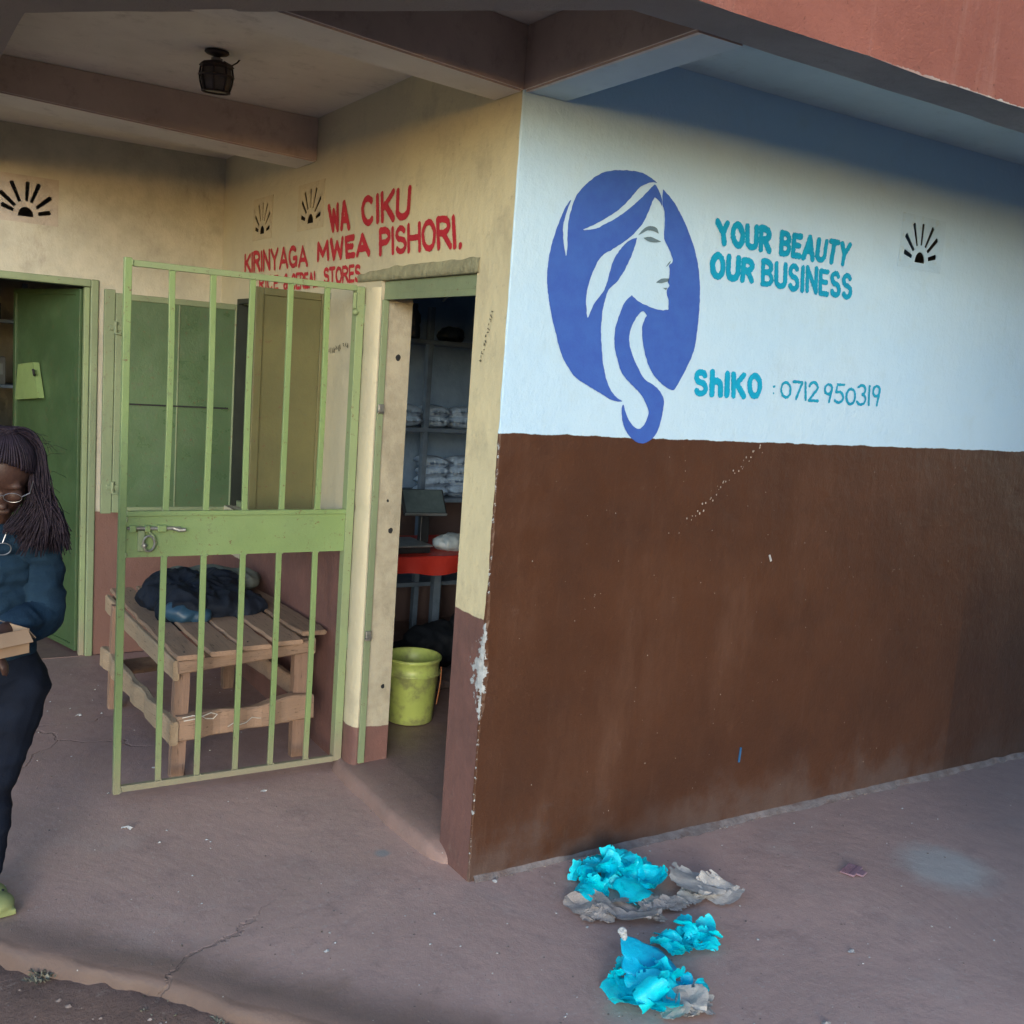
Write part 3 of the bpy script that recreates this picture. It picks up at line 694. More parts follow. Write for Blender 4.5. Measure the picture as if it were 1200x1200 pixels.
MURAL=[[[0.562,2.309],[0.614,2.274],[0.664,2.221],[0.707,2.161],[0.739,2.098],[0.76,2.025],[0.769,1.942],[0.768,1.857],[0.761,1.793],[0.727,1.718],[0.694,1.663],[0.672,1.657],[0.632,1.674],[0.590,1.705],[0.558,1.749],[0.535,1.805],[0.526,1.854],[0.532,1.878],[0.542,1.896],[0.523,1.909],[0.504,1.893],[0.486,1.867],[0.476,1.834],[0.476,1.809],[0.491,1.769],[0.517,1.730],[0.554,1.687],[0.588,1.672],[0.623,1.653],[0.646,1.624],[0.649,1.594],[0.642,1.543],[0.625,1.5],[0.589,1.473],[0.557,1.470],[0.523,1.484],[0.493,1.512],[0.476,1.545],[0.469,1.587],[0.475,1.601],[0.487,1.571],[0.512,1.538],[0.541,1.518],[0.562,1.523],[0.580,1.549],[0.585,1.579],[0.568,1.608],[0.538,1.640],[0.492,1.671],[0.457,1.701],[0.431,1.749],[0.416,1.796],[0.415,1.845],[0.426,1.886],[0.443,1.928],[0.471,1.956],[0.493,1.942],[0.531,1.930],[0.570,1.922],[0.602,1.920],[0.631,1.923],[0.629,1.954],[0.618,1.973],[0.618,1.990],[0.627,2.003],[0.618,2.015],[0.622,2.027],[0.622,2.052],[0.617,2.068],[0.630,2.080],[0.629,2.094],[0.605,2.128],[0.586,2.153],[0.583,2.194],[0.577,2.241],[0.565,2.263]],[[0.537,2.324],[0.495,2.341],[0.448,2.347],[0.392,2.342],[0.343,2.332],[0.296,2.313],[0.260,2.284],[0.234,2.257],[0.213,2.224],[0.199,2.173],[0.196,2.127],[0.200,2.082],[0.198,2.045],[0.182,2.102],[0.178,2.140],[0.188,2.187],[0.203,2.228],[0.182,2.197],[0.163,2.153],[0.145,2.098],[0.134,2.043],[0.132,1.982],[0.140,1.930],[0.157,1.870],[0.181,1.810],[0.206,1.749],[0.240,1.704],[0.272,1.674],[0.319,1.653],[0.372,1.631],[0.425,1.609],[0.473,1.606],[0.434,1.626],[0.405,1.658],[0.384,1.705],[0.367,1.769],[0.357,1.840],[0.358,1.904],[0.374,1.963],[0.405,1.992],[0.431,2.031],[0.452,2.073],[0.464,2.106],[0.473,2.143],[0.432,2.122],[0.404,2.091],[0.383,2.057],[0.372,2.016],[0.357,1.963],[0.322,1.916],[0.300,1.863],[0.289,1.913],[0.289,1.952],[0.299,1.993],[0.315,2.034],[0.334,2.065],[0.374,2.091],[0.421,2.121],[0.459,2.153],[0.496,2.198],[0.520,2.257],[0.530,2.278],[0.551,2.269],[0.565,2.251],[0.560,2.279],[0.541,2.307],[0.526,2.319],[0.500,2.293],[0.468,2.261],[0.430,2.228],[0.393,2.2],[0.345,2.170],[0.298,2.146],[0.247,2.135],[0.306,2.165],[0.362,2.199],[0.409,2.237],[0.445,2.277],[0.473,2.305],[0.513,2.323]]]
FACE=[[[0.475,2.149],[0.498,2.174],[0.523,2.185],[0.550,2.182],[0.561,2.165],[0.541,2.170],[0.514,2.170],[0.490,2.157]],[[0.498,2.144],[0.527,2.151],[0.549,2.147],[0.576,2.141],[0.545,2.135],[0.518,2.136]],[[0.603,2.060],[0.613,2.076],[0.623,2.085],[0.619,2.075]],[[0.568,2.007],[0.590,2.022],[0.623,2.026],[0.624,2.018],[0.603,2.011],[0.590,2.007]],[[0.599,1.993],[0.619,1.995],[0.614,1.987]]]
RADR = {'WA': .0135, 'CIKU': .0135, 'KIRINYAGA': .0105, 'MWEA': .0125, 'PISHORI.': .0115, 'STORES': .0075, 'CEREAL': .0075, '&': .007, 'RICE': .0075}
for i, (t, q) in enumerate(RED.items()):
    lettering(t, q, RADR[t]*1.02, .17 if len(t) > 4 else .2, onY, M['red_paint'], 'red hand painted %s' % ('word '+t.strip('.') if t != '&' else 'ampersand'), seed=i)
RADC = {'YOUR': .0118, 'BEAUTY': .0108, 'OUR': .0118, 'BUSINESS': .0100, 'ShIKO': .0118, ':': .0045, '0712': .0055, '950319': .0055}
for i, (t, q) in enumerate(CYAN.items()):
    mt = M['cyan_bright'] if t == 'ShIKO' else M['cyan_paint']
    lettering(t, q, RADC[t], .27 if t[0] in 'YOB' else .30 if t == 'ShIKO' else .16, onW, mt, 'turquoise hand painted %s' % ({'0712': 'digits 0712', '950319': 'digits 950319', ':': 'colon'}.get(t, 'word '+t)), seed=40+i)
def crom(P, n=4):
    r = []; L = len(P)
    for i in range(L):
        p0, p1, p2, p3 = [Vector(P[(i+k-1)%L]) for k in range(4)]
        if (p1-p0).angle(p2-p1, 0) > R(75): r.append(tuple(p1)); p0 = p1
        if (p2-p1).angle(p3-p2, 0) > R(75): p3 = p2
        for k in range(n):
            t = k/n; r.append(tuple(.5*((2*p1)+(p2-p0)*t+(2*p0-5*p1+4*p2-p3)*t*t+(3*p1-p0-3*p2+p3)*t**3)))
    return r
for s_, lb in zip(MURAL, ('deep blue painted background and curling lock of the mural', 'deep blue painted hair of the mural')):
    P = crom(s_); us = [p[0] for p in P]; vs = [p[1] for p in P]
    o = sheet('mural', lambda U, V: polydist(U, V, P), (min(us)-.01, max(us)+.01, min(vs)-.01, max(vs)+.01), .003, onW, M['blue_paint'], bld, .0006); o['label'] = lb
for i, s_ in enumerate(FACE):
    P = crom(s_, 3); us = [p[0] for p in P]; vs = [p[1] for p in P]
    o = sheet('mural_feature', lambda U, V: polydist(U, V, P), (min(us)-.01, max(us)+.01, min(vs)-.01, max(vs)+.01), .0016, onW, M['eye_paint'], bld, .0002)
    o['label'] = ('grey blue painted eyebrow', 'grey blue painted closed eye', 'grey blue painted nostril', 'grey blue painted upper lip', 'grey blue painted lower lip')[i]
def scribble(p, q, n, h_, rad, put, seed):
    rr = random.Random(seed); segs = []; p, q = Vector(p), Vector(q); d = (q-p); nn = Vector((-d.y, d.x)).normalized()
    for i in range(n):
        if rr.random() < .05: continue
        c = p.lerp(q, (i+.5)/n); k = rr.choice([3,4,5]); pts = [c+nn*rr.uniform(-h_, h_)+d.normalized()*rr.uniform(-h_*.5, h_*.5) for _ in range(k)]
        segs += [((a.x, a.y), (b.x, b.y), rad, rad) for a, b in zip(pts, pts[1:])]
    us = [x[0] for s in segs for x in s[:2]]; vs = [x[1] for s in segs for x in s[:2]]
    sheet('pencil_writing', lambda U, V: segdist(U, V, segs), (min(us)-.01, max(us)+.01, min(vs)-.01, max(vs)+.01), .0011, put, M['pencil'], bld, .0)['kind'] = 'stuff'
scribble((1.43,1.706), (1.215,1.739), 11, .013, .0021, onY, 3)
scribble((.145,1.70), (.085,1.865), 13, .008, .0016, onY, 5)

# ------------------------------------------------------------------ doorway of the corner shop
bm = bmesh.new()
prev = None
for i in range(40):       # rough green daubed band of mortar over the door head
    y = .19+i*.0245; a = .005*mn.noise(Vector((y*14, 0, 0)))*(1)-.012*max(0, (y-.8)/.4)
    cur = [bm.verts.new((x, y, z)) for x, z in ((0,1.985), (-.006,1.985), (-.007+a*.3,2.005), (-.004,2.026+a), (0,2.034+a*1.6))]
    if prev:
        for k in range(4): bm.faces.new((prev[k], prev[k+1], cur[k+1], cur[k]))
    prev = cur
fin('lintel_band', bm, simple('daubed_mortar', (.31,.31,.20), (.22,.22,.145), 22, .9, .008, 60, dirt=(.38,.34,.22), dscale=18), bld, smooth=True)
df = empty('door_frame', (0,0,0)); df.parent = bld
bm = bmesh.new(); box(bm, (.012,.207,1.935), (.06,.928,1.983), .003); box(bm, (.012,.207,1.915), (.028,.928,1.937)); fin('frame_head', bm, M['frame'], df)
bm = bmesh.new(); box(bm, (.004,.917,.07), (.030,.929,1.914), .002); fin('frame_post', bm, M['frame'], df)
bm = bmesh.new(); box(bm, (.022,.206,.07), (.062,.222,1.934), .003); fin('frame_post', bm, M['frame'], df)
# keeps and nail holes in the far jamb
for (z, s_) in ((1.50,.018), (.60,.02)):
    bm = bmesh.new(); box(bm, (.003,.905,z-s_), (.028,.918,z+s_), .003); box(bm, (-.004,.893,z-s_*.6), (.013,.906,z-s_*.3)); fin('latch_keep', bm, M['steel'], bld)
for (x, z, r_) in ((.085,1.70,.011), (.095,1.02,.010), (.10,.38,.008), (.075,1.14,.005)):
    bm = bmesh.new(); g = bmesh.ops.create_icosphere(bm, subdivisions=2, radius=r_)
    for v in g['verts']: v.co = Vector((x+v.co.x*(1+.5*mn.noise(v.co*200)), .9285+v.co.y*.25, z+v.co.z*1.2))
    fin('bolt_hole', bm, M['void'], bld)
# rounded plaster pilaster strip between gate and doorway
bm = bmesh.new(); prev = None
for i in range(90):
    z = .0+1.96*i/89; a = .004*mn.noise(Vector((0, 0, z*6)))+.003*mn.noise(Vector((3, 0, z*23))); br = -.006 if 1.085 < z < 1.105 else 0
    ring = []
    for k in range(9):
        t = math.pi*k/8; ring.append(bm.verts.new((.001-(.022+a+br)*math.sin(t), .998+.068*math.cos(t), z)))
    if prev:
        for k in range(8): bm.faces.new((prev[k], prev[k+1], ring[k+1], ring[k]))
    prev = ring
fin('pilaster', bm, M['wall'], bld, smooth=True)

# ------------------------------------------------------------------ window shutters
def shutter(name, w_, h_, mats, parent, loc, rz, cross=True, label=None, hinge=True):
    e = empty(name, loc, rz); e.parent = parent
    if label: e['label'] = label
    m1, m2 = mats
    bm = bmesh.new(); box(bm, (.03,-.004,.02), (w_-.02,.004,h_-.02)); fin('shutter_panel', bm, m1, e)
    bm = bmesh.new()
    box(bm, (0,-.014,0), (.035,.016,h_), .003); box(bm, (w_-.03,-.0135,0), (w_,.016,h_), .003)
    box(bm, (.035,-.0125,0), (w_-.03,.015,.028), .003); box(bm, (.035,-.0125,h_-.03), (w_-.03,.015,h_), .003)
    fin('shutter_frame', bm, m2, e)
    if cross:
        bm = bmesh.new(); box(bm, (w_*.49,-.0105,.029), (w_*.49+.006,-.0042,h_-.031)); fin('panel_seam', bm, m2, e)
        bm = bmesh.new(); box(bm, (.036,-.0115,h_*.50), (w_-.05,-.0045,h_*.50+.008)); fin('panel_seam', bm, M['void'], e)
    return e
# near-open leaf standing in front of the rear wall
s1 = shutter('window_shutter', .625, 1.10, (M['shutter'], M['frame']), bld, (-.602,2.745,.822), R(-1), True, 'dark green two-panel steel shutter swung flat against the rear wall')
bm = bmesh.new(); box(bm, (-.052,-.006,-.006), (-.002,.022,1.115), .003); o = fin('hinge_stile', bm, M['frame'], s1)
for z in (.93, .13):
    bm = bmesh.new(); tube(bm, [(.0,-.02,z-.03), (.0,-.02,z+.03)], .009, 10); box(bm, (-.03,-.022,z-.012), (.035,-.0145,z+.012), .002); tube(bm, [(-.002,-.03,z-.028), (.02,-.045,z-.03), (.03,-.03,z-.02)], .004, 6)
    fin('hinge', bm, M['frame'], s1)
s2 = shutter('window_shutter', .315, 1.08, (M['olive'], M['olive']), bld, (-.32,1.452,.865), R(1), False, 'olive green steel shutter standing out from the porch window')
bm = bmesh.new(); tube(bm, [(.30,-.02,.99), (.30,-.02,1.09)], .008, 8); box(bm, (.30,-.028,1.06), (.325,-.015,1.085), .002); fin('hinge', bm, M['steel'], s2)
for z, L_ in ((.985,.035), (.33,.05)):
    bm = bmesh.new(); tube(bm, [(.615,-.01,z), (.66,-.03,z+L_*.2), (.675,-.03,z-L_*.5)], .0035, 6); fin('hasp', bm, M['steel'], s1)
# steel frame and burglar bars of the window opening itself
wf = empty('window_frame', (0,0,0)); wf.parent = bld
bm = bmesh.new(); box(bm, (.02,1.471,.861), (.06,1.50,1.949), .003); box(bm, (.0205,1.50,1.92), (.0595,2.68,1.949), .003); box(bm, (.0205,1.50,.861), (.0595,2.68,.89), .003)
fin('frame_bar', bm, M['frame'], wf)
bm = bmesh.new(); box(bm, (-.004,2.688,.861), (.136,2.709,1.9495)); box(bm, (-.004,1.50,1.925), (.018,2.688,1.9495)); fin('dark_lining', bm, simple('dark_opening_tone', (.022,.03,.024), None, 9, .6), wf)  # dark strips added over the lit reveal so the opening looks unlit
bm = bmesh.new(); box(bm, (-.035,1.44,.832), (.134,2.72,.859), .005); fin('window_sill', bm, M['wall'], bld)

# ------------------------------------------------------------------ rear shop doorway: frame, open leaf
rd = empty('door_frame', (0,0,0)); rd.parent = bld
bm = bmesh.new(); box(bm, (-.672,BACK-.012,.0), (-.634,BACK+.05,1.99), .005); fin('frame_post', bm, M['frame'], rd)
bm = bmesh.new(); box(bm, (-1.66,BACK-.0125,.0), (-1.62,BACK+.05,1.99), .005); fin('frame_post', bm, M['frame'], rd)
bm = bmesh.new(); box(bm, (-1.62,BACK-.0115,1.952), (-.672,BACK+.05,1.989), .005); fin('frame_head', bm, M['frame'], rd)
bm = bmesh.new(); box(bm, (-.700,BACK+.008,.0), (-.674,BACK+.06,1.95), .003); fin('frame_stop', bm, M['gate_dull'], rd)
ang = math.atan2(3.735-3.05, -.90+.70)
dl = empty('door', (-.702, 3.055, .02), ang); dl.parent = bld; dl['label'] = 'dark green steel door leaf standing open inwards'
bm = bmesh.new(); box(bm, (0,-.004,0), (.80,.004,1.92)); fin('door_panel', bm, M['leafgreen'], dl)
bm = bmesh.new(); box(bm, (0,-.016,0), (.05,.016,1.92), .003); box(bm, (.77,-.014,0), (.80,.014,1.92), .003); box(bm, (.05,-.0135,0), (.77,.0135,.03), .003); box(bm, (.05,-.0135,1.89), (.77,.0135,1.92), .003); fin('door_edge', bm, M['leafgreen'], dl)
# welded shroud over the bolt: a trapezoid sheet standing off the leaf, with its bolt
bm = bmesh.new()
pr = [(.40,1.33), (.70,1.30), (.66,1.50), (.47,1.52)]
for s_ in (.045,):
    a = [bm.verts.new((x, s_, z)) for x, z in pr]; b = [bm.verts.new((x, .012, z)) for x, z in pr]
    bm.faces.new(a)
    for i in range(4): bm.faces.new((a[i], b[i], b[(i+1)%4], a[(i+1)%4]))
fin('bolt_shroud', bm, M['gate'], dl)
bm = bmesh.new(); tube(bm, [(.45,.05,1.475), (.43,.062,1.48), (.42,.062,1.46), (.44,.05,1.45)], .007, 8); fin('bolt_knob', bm, M['void'], dl)

# ================================================================== BARRED GATE, swung open
gate = empty('security_gate', (-.035, 1.05, 0), 0, 'light green barred steel gate swung wide open on the left side of the shop doorway', 'gate')
gx = [-.865, -.715, -.570, -.425, -.280, -.135, 0]
def gpart(name, mk, mat=None):
    bm = bmesh.new(); mk(bm); return fin(name, bm, mat or M['gate'], gate)
gpart('gate_stile', lambda bm: box(bm, (gx[0]-.012,-.012,.036), (gx[0]+.013,.013,1.972), .002))
gpart('gate_stile', lambda bm: box(bm, (-.017,-.014,.045), (.016,.030,1.962), .002), M['gate_dull'])
gpart('gate_rail', lambda bm: box(bm, (gx[0]+.013,-.009,1.944), (-.017,.010,1.966), .002), M['gate_dull'])
gpart('gate_rail', lambda bm: box(bm, (gx[0]+.013,-.011,.042), (-.017,.010,.066), .002), M['gate_dull'])
gpart('gate_rail', lambda bm: box(bm, (gx[0]+.013,-.014,1.072), (-.017,.010,1.090), .002))
gpart('lock_plate', lambda bm: box(bm, (gx[0]+.0135,-.006,.922), (-.0175,-.001,1.0715)))
for x in gx[1:6]:
    dx = random.uniform(-.003,.003)
    gpart('gate_bar', lambda bm: box(bm, (x-.0105,-.0065,1.0902), (x+.0105,.0065,1.9435), .0015))
    gpart('gate_bar', lambda bm: box(bm, (x-.0105+dx,-.0062,.0662), (x+.0105+dx,.0062,.9395 if x > -.7 else .9395), .0015))
def bolt(bm):
    tube(bm, [(gx[0]+.014,-.018,1.030), (gx[0]+.20,-.018,1.027)], .0065, 10)
    tube(bm, [(gx[0]+.155,-.018,1.028), (gx[0]+.175,-.018,1.028), (gx[0]+.195,-.03,1.022), (gx[0]+.215,-.034,1.024)], .007, 10)
gpart('bolt_rod', bolt, M['steel'])
for (a, b) in ((.022,.045), (.075,.093), (.118,.150)):
    gpart('bolt_keeper', lambda bm: box(bm, (gx[0]+a,-.027,1.016), (gx[0]+b,-.0062,1.040), .003))
gpart('hasp', lambda bm: (box(bm, (gx[0]+.052,-.020,.945), (gx[0]+.076,-.0065,1.02), .003), tube(bm, [(gx[0]+.085,-.02,1.02), (gx[0]+.105,-.026,1.00), (gx[0]+.112,-.026,.975), (gx[0]+.100,-.024,.95), (gx[0]+.080,-.02,.945), (gx[0]+.07,-.018,.96)], .0045, 8)), M['gate_dull'])
gpart('padlock_ring', lambda bm: (tube(bm, [(gx[0]+.088+.02*math.cos(t), -.028, .975+.028*math.sin(t)) for t in np.linspace(0, 6.28, 17)], .004, 8), ball(bm, (gx[0]+.073,-.024,.968), .010, 2)), M['steel'])
for z in (1.86, .55):
    gpart('hinge', lambda bm: (tube(bm, [(.024,-.012,z-.035), (.024,-.012,z+.035)], .010, 10), box(bm, (.0162,-.012,z-.02), (.034,.012,z+.02), .002)), M['frame'])
gpart('hinge_pin', lambda bm: (box(bm, (-.035,-.022,1.875), (-.022,-.0145,1.935), .002), ball(bm, (-.024,-.02,1.862), .012, 2)), M['gate_dull'])

# weld beads where the bars meet the rails, and a little bend in the long bars
bm = bmesh.new(); rw = random.Random(12)
for x in gx[1:6]:
    for z in (1.0915, 1.942, .0675, .921):
        for s_ in (-1, 1):
            ball(bm, (x+s_*.0105+rw.uniform(-.001,.001), -.007, z+rw.uniform(-.002,.002)), rw.uniform(.0028,.0045), 1)
for z in (.05, .93, 1.06, 1.085, 1.955):
    for k in range(3): ball(bm, (gx[0]+.0145, -.011, z+(k-1)*.006), rw.uniform(.003,.005), 1)
o = fin('weld_beads', bm, M['gate_dull'], gate); o['kind'] = 'stuff'
for o in gate.children:
    if o.name.startswith('gate_bar'):
        q = rw.uniform(-.0035,.0035); q2 = rw.uniform(-.0035,.0035)
        bm = bmesh.new(); bm.from_mesh(o.data); zs = [v.co.z for v in bm.verts]; z0, z1 = min(zs), max(zs)
        es = [e for e in bm.edges if abs(e.verts[0].co.z-e.verts[1].co.z) > .3]
        bmesh.ops.subdivide_edges(bm, edges=es, cuts=7, use_grid_fill=False)
        for v in bm.verts: t = (v.co.z-z0)/(z1-z0); v.co.x += q*math.sin(math.pi*t)*1.5; v.co.y += q2*math.sin(math.pi*t)
        bm.to_mesh(o.data); bm.free()

# ================================================================== CEILING LAMP
lamp = empty('ceiling_lamp', (-.632, 1.0, HS), 0, 'small dark lantern lamp fixed under the porch ceiling', 'lamp')
lamp.rotation_euler = (R(4), R(-3), R(20))
M['lampmetal'] = simple('rusty_lamp_metal', (.055,.04,.036), (.035,.027,.026), 40, .6, .001, 80, .4)
kk = NT('dusty_lamp_glass'); cc = kk.mix(kk.ramp(kk.noise(40, 6), .3, .7), (.13,.105,.085), (.09,.07,.06)); M['lampglass'] = kk.out(cc, .35, 0, .5); kk.b.inputs['Transmission Weight'].default_value = .35
bm = bmesh.new(); lathe(bm, [(0.001,-.001), (.040,-.001), (.042,-.008), (.034,-.014), (.012,-.020), (.009,-.034)], 20); fin('mounting_plate', bm, M['lampmetal'], lamp, True)
bm = bmesh.new(); lathe(bm, [(.006,-.020), (.020,-.026), (.018,-.036), (.004,-.050)], 14); fin('lamp_holder', bm, simple('grey_holder', (.30,.27,.26), None, 30, .5), lamp, True)
bm = bmesh.new(); lathe(bm, [(.010,-.030), (.052,-.042), (.060,-.052), (.054,-.056), (.046,-.060)], 8)
fin('lamp_cap', bm, M['lampmetal'], lamp)
bm = bmesh.new(); lathe(bm, [(.049,-.058), (.053,-.080), (.050,-.105), (.042,-.132), (.001,-.136)], 8); fin('lamp_glass', bm, M['lampglass'], lamp)
for k in range(8):
    a = 2*math.pi*k/8; bm = bmesh.new(); tube(bm, [(.053*math.cos(a), .053*math.sin(a), -.056), (.057*math.cos(a), .057*math.sin(a), -.080), (.054*math.cos(a), .054*math.sin(a), -.105), (.045*math.cos(a), .045*math.sin(a), -.134)], .0035, 6); fin('cage_rib', bm, M['lampmetal'], lamp)
for z, r_ in ((-.083,.058), (-.134,.046)):
    bm = bmesh.new(); tube(bm, [(r_*math.cos(t), r_*math.sin(t), z) for t in np.linspace(0, 6.2832, 25)], .0038, 6, False); fin('cage_ring', bm, M['lampmetal'], lamp)
bm = bmesh.new(); tube(bm, [(.03,.0,-.03), (.07,.01,-.035), (.10,.02,-.018), (.115,.02,-.001)], .003, 6); fin('lamp_wire', bm, M['lampmetal'], lamp)

# ================================================================== BENCH AND WHAT LIES ON IT
bench = empty('wooden_bench', (-.36, 1.7, 0), 0, 'rough low wooden bench of uneven planks behind the open green gate', 'bench')
B0 = Vector((-.36, 1.7, 0))
def bpart(name, bm, mat, parent=bench, smooth=False):
    for v in bm.verts: v.co -= B0
    return fin(name, bm, mat, parent, smooth)
def board(name, p, q, w_, t, mat, seed, w2=None, wav=.004, nseg=14, rnd=.5, wane=0):
    """a sawn board from p to q (centre line of its lower face), w_ wide and t thick, with wavy edges"""
    p, q = Vector(p), Vector(q); d = q-p; L = d.length; d.normalize(); s_ = d.cross(Vector((0,0,1)))
    if s_.length < .1: s_ = Vector((1,0,0))
    s_.normalize(); u_ = s_.cross(d).normalized(); w2 = w2 or w_; bm = bmesh.new(); rings = []
    for i in range(nseg+1):
        f = i/nseg; c = p.lerp(q, f); ww = w_+(w2-w_)*f
        if i in (0, nseg): ww *= .93
        a = wav*mn.noise(Vector((f*L*9, seed, 0)))*2; b = wav*mn.noise(Vector((f*L*9, seed, 7)))*2; h_ = wav*.5*mn.noise(Vector((f*L*6, seed, 13)))*2+wane*mn.noise(Vector((f*L*5, seed, 3)))
        e = min(.006, t*.3)
        pr = [(-ww/2+a+e, 0), (-ww/2+a, e), (-ww/2+a, t-e+h_), (-ww/2+a+e, t+h_), (ww/2+b-e, t+h_), (ww/2+b, t-e+h_), (ww/2+b, e), (ww/2+b-e, 0)]
        end = 0
        if i == nseg: end = .008*mn.noise(Vector((seed, 3, 3)))
        rings.append([bm.verts.new(c+s_*x+u_*z+d*(end*(x/ww))) for x, z in pr])
    for a, b in zip(rings, rings[1:]):
        for k in range(8): bm.faces.new((a[k], a[(k+1)%8], b[(k+1)%8], b[k]))
    bm.faces.new(rings[0]); bm.faces.new(rings[-1]); return bpart(name, bm, mat)
fl, fr, bl_, br_ = Vector((-.675,1.125,.488)), Vector((-.012,1.205,.520)), Vector((-.685,2.36,.492)), Vector((-.03,2.40,.512))
tt = [0, .185, .395, .60, .80, 1.0]
for i in range(5):
    a = (tt[i]+tt[i+1])/2; wd = (tt[i+1]-tt[i])*(fr-fl).length-.010
    p = fl.lerp(fr, a)+Vector((0, (0,-.035,-.01,-.03,.03)[i]+.02, (0,.004,-.001,.003,.007)[i])); q = bl_.lerp(br_, a)
    board('plank', q, p, wd*.98, .019, M['wood'], 3+i*7, wd, .005)
board('apron', (-.655,1.165,.435), (-.085,1.225,.462), .024, .050, M['woodx'], 41, wav=.002)
board('side_rail', (-.662,1.175,.405), (-.690,2.34,.408), .026, .080, M['woody'], 47, wav=.004)
board('side_rail', (-.075,1.26,.44), (-.08,2.34,.432), .026, .070, M['woody'], 51, wav=.004)
board('apron', (-.67,2.33,.42), (-.09,2.35,.42), .024, .060, M['woodx'], 53, wav=.002)
def leg(x, y, top, lean):
    bm = bmesh.new(); prev = None
    for i in range(9):
        f = i/8; z = top*f; cx = x+lean*(1-f); r_ = .029+.002*mn.noise(Vector((x*9, y*9, z*8)))
        ring = [bm.verts.new((cx+a, y+b, z)) for a, b in ((-r_,-.021), (r_*.9,-.022), (r_,.021), (-r_,.022))]
        if prev:
            for k in range(4): bm.faces.new((prev[k], prev[(k+1)%4], ring[(k+1)%4], ring[k]))
        else: bm.faces.new(ring)
        prev = ring
    bm.faces.new(prev); bmesh.ops.bevel(bm, geom=[e for e in bm.edges if abs(e.verts[0].co.z-e.verts[1].co.z) > .02], offset=.004, segments=1, affect='EDGES')
    bpart('leg', bm, M['woodz'])
leg(-.625, 1.225, .487, -.012); leg(-.130, 1.265, .514, .004); leg(-.685, 2.12, .487, -.01); leg(-.13, 2.25, .507, .006)
board('stretcher', (-.652,1.192,.158), (-.080,1.232,.175), .045, .100, M['woodx'], 61, wav=.012, wane=.018, nseg=20)
board('stretcher', (-.668,1.16,.150), (-.722,2.22,.175), .035, .095, M['woody'], 67, wav=.010, wane=.02, nseg=20)
board('stretcher', (-.095,1.30,.225), (-.095,2.25,.17), .03, .085, M['woodx'], 71, wav=.006)
board('stretcher', (-.69,2.15,.14), (-.10,2.27,.14), .03, .070, M['woodx'], 73, wav=.005)
rn = random.Random(8)
for i in range(5):
    for e_ in (0, 1):
        a = (tt[i]+tt[i+1])/2+rn.uniform(-.04,.04); p = fl.lerp(fr, a).lerp(bl_.lerp(br_, a), .055 if e_ == 0 else .93)+Vector((0,0,.0205))
        bm = bmesh.new(); ball(bm, tuple(p), .0042, 1, (1,1,.5)); bpart('nail', bm, M['void'])
M['string'] = simple('white_string', (.62,.60,.55), None, 40, .8)
o = None
bm = bmesh.new()
pts = [(-.640,1.150,.262), (-.60,1.146,.268), (-.565,1.143,.262), (-.53,1.146,.272), (-.505,1.148,.262), (-.52,1.148,.246), (-.55,1.148,.250), (-.565,1.145,.262), (-.59,1.145,.254), (-.635,1.146,.250)]
tube(bm, pts, .0022, 5); o = fin('string', bm, M['string']); tag(o, 'loop of white string tied round the front left leg of the bench', 'string')
bm = bmesh.new()
pts = [(-.455+i*.026, 1.196+i*.0045-.028, .198+.010*math.sin(i*1.9)+i*.0028) for i in range(10)]
tube(bm, pts, .0018, 5); tag(fin('string', bm, M['string']), 'loose white string lying along the front stretcher of the bench', 'string')

def crumple(amp, sc, seed):
    def f(co):
        n1 = mn.noise(co*sc+Vector((seed, 0, 0))); n2 = mn.noise(co*sc*2.3+Vector((0, seed, 0)))
        return amp*(1-2*abs(n1))*.8+amp*.5*(1-2*abs(n2))
    return f
M['denim'] = simple('navy_jacket_cloth', (.013,.020,.036), (.008,.012,.021), 7, .75, .0015, 160, spec=.2)
M['lining'] = simple('shiny_blue_lining', (.035,.10,.17), (.02,.06,.11), 9, .42, .001, 60, spec=.5)
M['greycloth'] = simple('grey_green_cloth', (.155,.175,.155), (.10,.12,.11), 8, .85, .002, 120, spec=.2)
jk = empty('folded_jacket', (-.40,1.85,.51), 0, 'dark navy jacket heaped on the far half of the wooden bench', 'jacket')
J0 = Vector((-.40,1.85,.51))
bm = bmesh.new()
for c, r_, s_ in (((.03,.0,.045), .14, (1.25,1.5,.50)), ((-.10,-.10,.045), .10, (1.1,1.3,.75)), ((.10,.15,.05), .13, (1.1,1.2,.62)), ((.16,-.06,.03), .10, (1.1,1.4,.4)), ((-.03,.18,.07), .11, (1.4,1,.6)), ((-.13,.08,.04), .09, (1,1.6,.6))):
    ball(bm, c, r_, 3, s_)
remesh('jacket_body', bm, M['denim'], jk, .006, 4, crumple(.026, 8, 3))
bm = bmesh.new(); ball(bm, (-.115,-.16,.040), .075, 3, (1.05,1.2,.62)); ball(bm, (-.06,-.20,.03), .05, 3, (1.3,.9,.6))
remesh('jacket_sleeve', bm, M['lining'], jk, .006, 4, crumple(.014, 8, 8))
bm = bmesh.new()
for c, r_, s_ in (((.0,.0,.03), .13, (1.5,.8,.35)), ((-.12,-.05,.045), .09, (1.2,.9,.45)), ((.14,-.03,.03), .10, (1.1,1.1,.35))): ball(bm, c, r_, 3, s_)
o = remesh('folded_cloth', bm, M['greycloth'], None, .008, 4, crumple(.018, 6, 12)); o.location = (-.28, 2.16, .555); tag(o, 'pale grey green cloth lying against the wall behind the navy jacket', 'cloth')

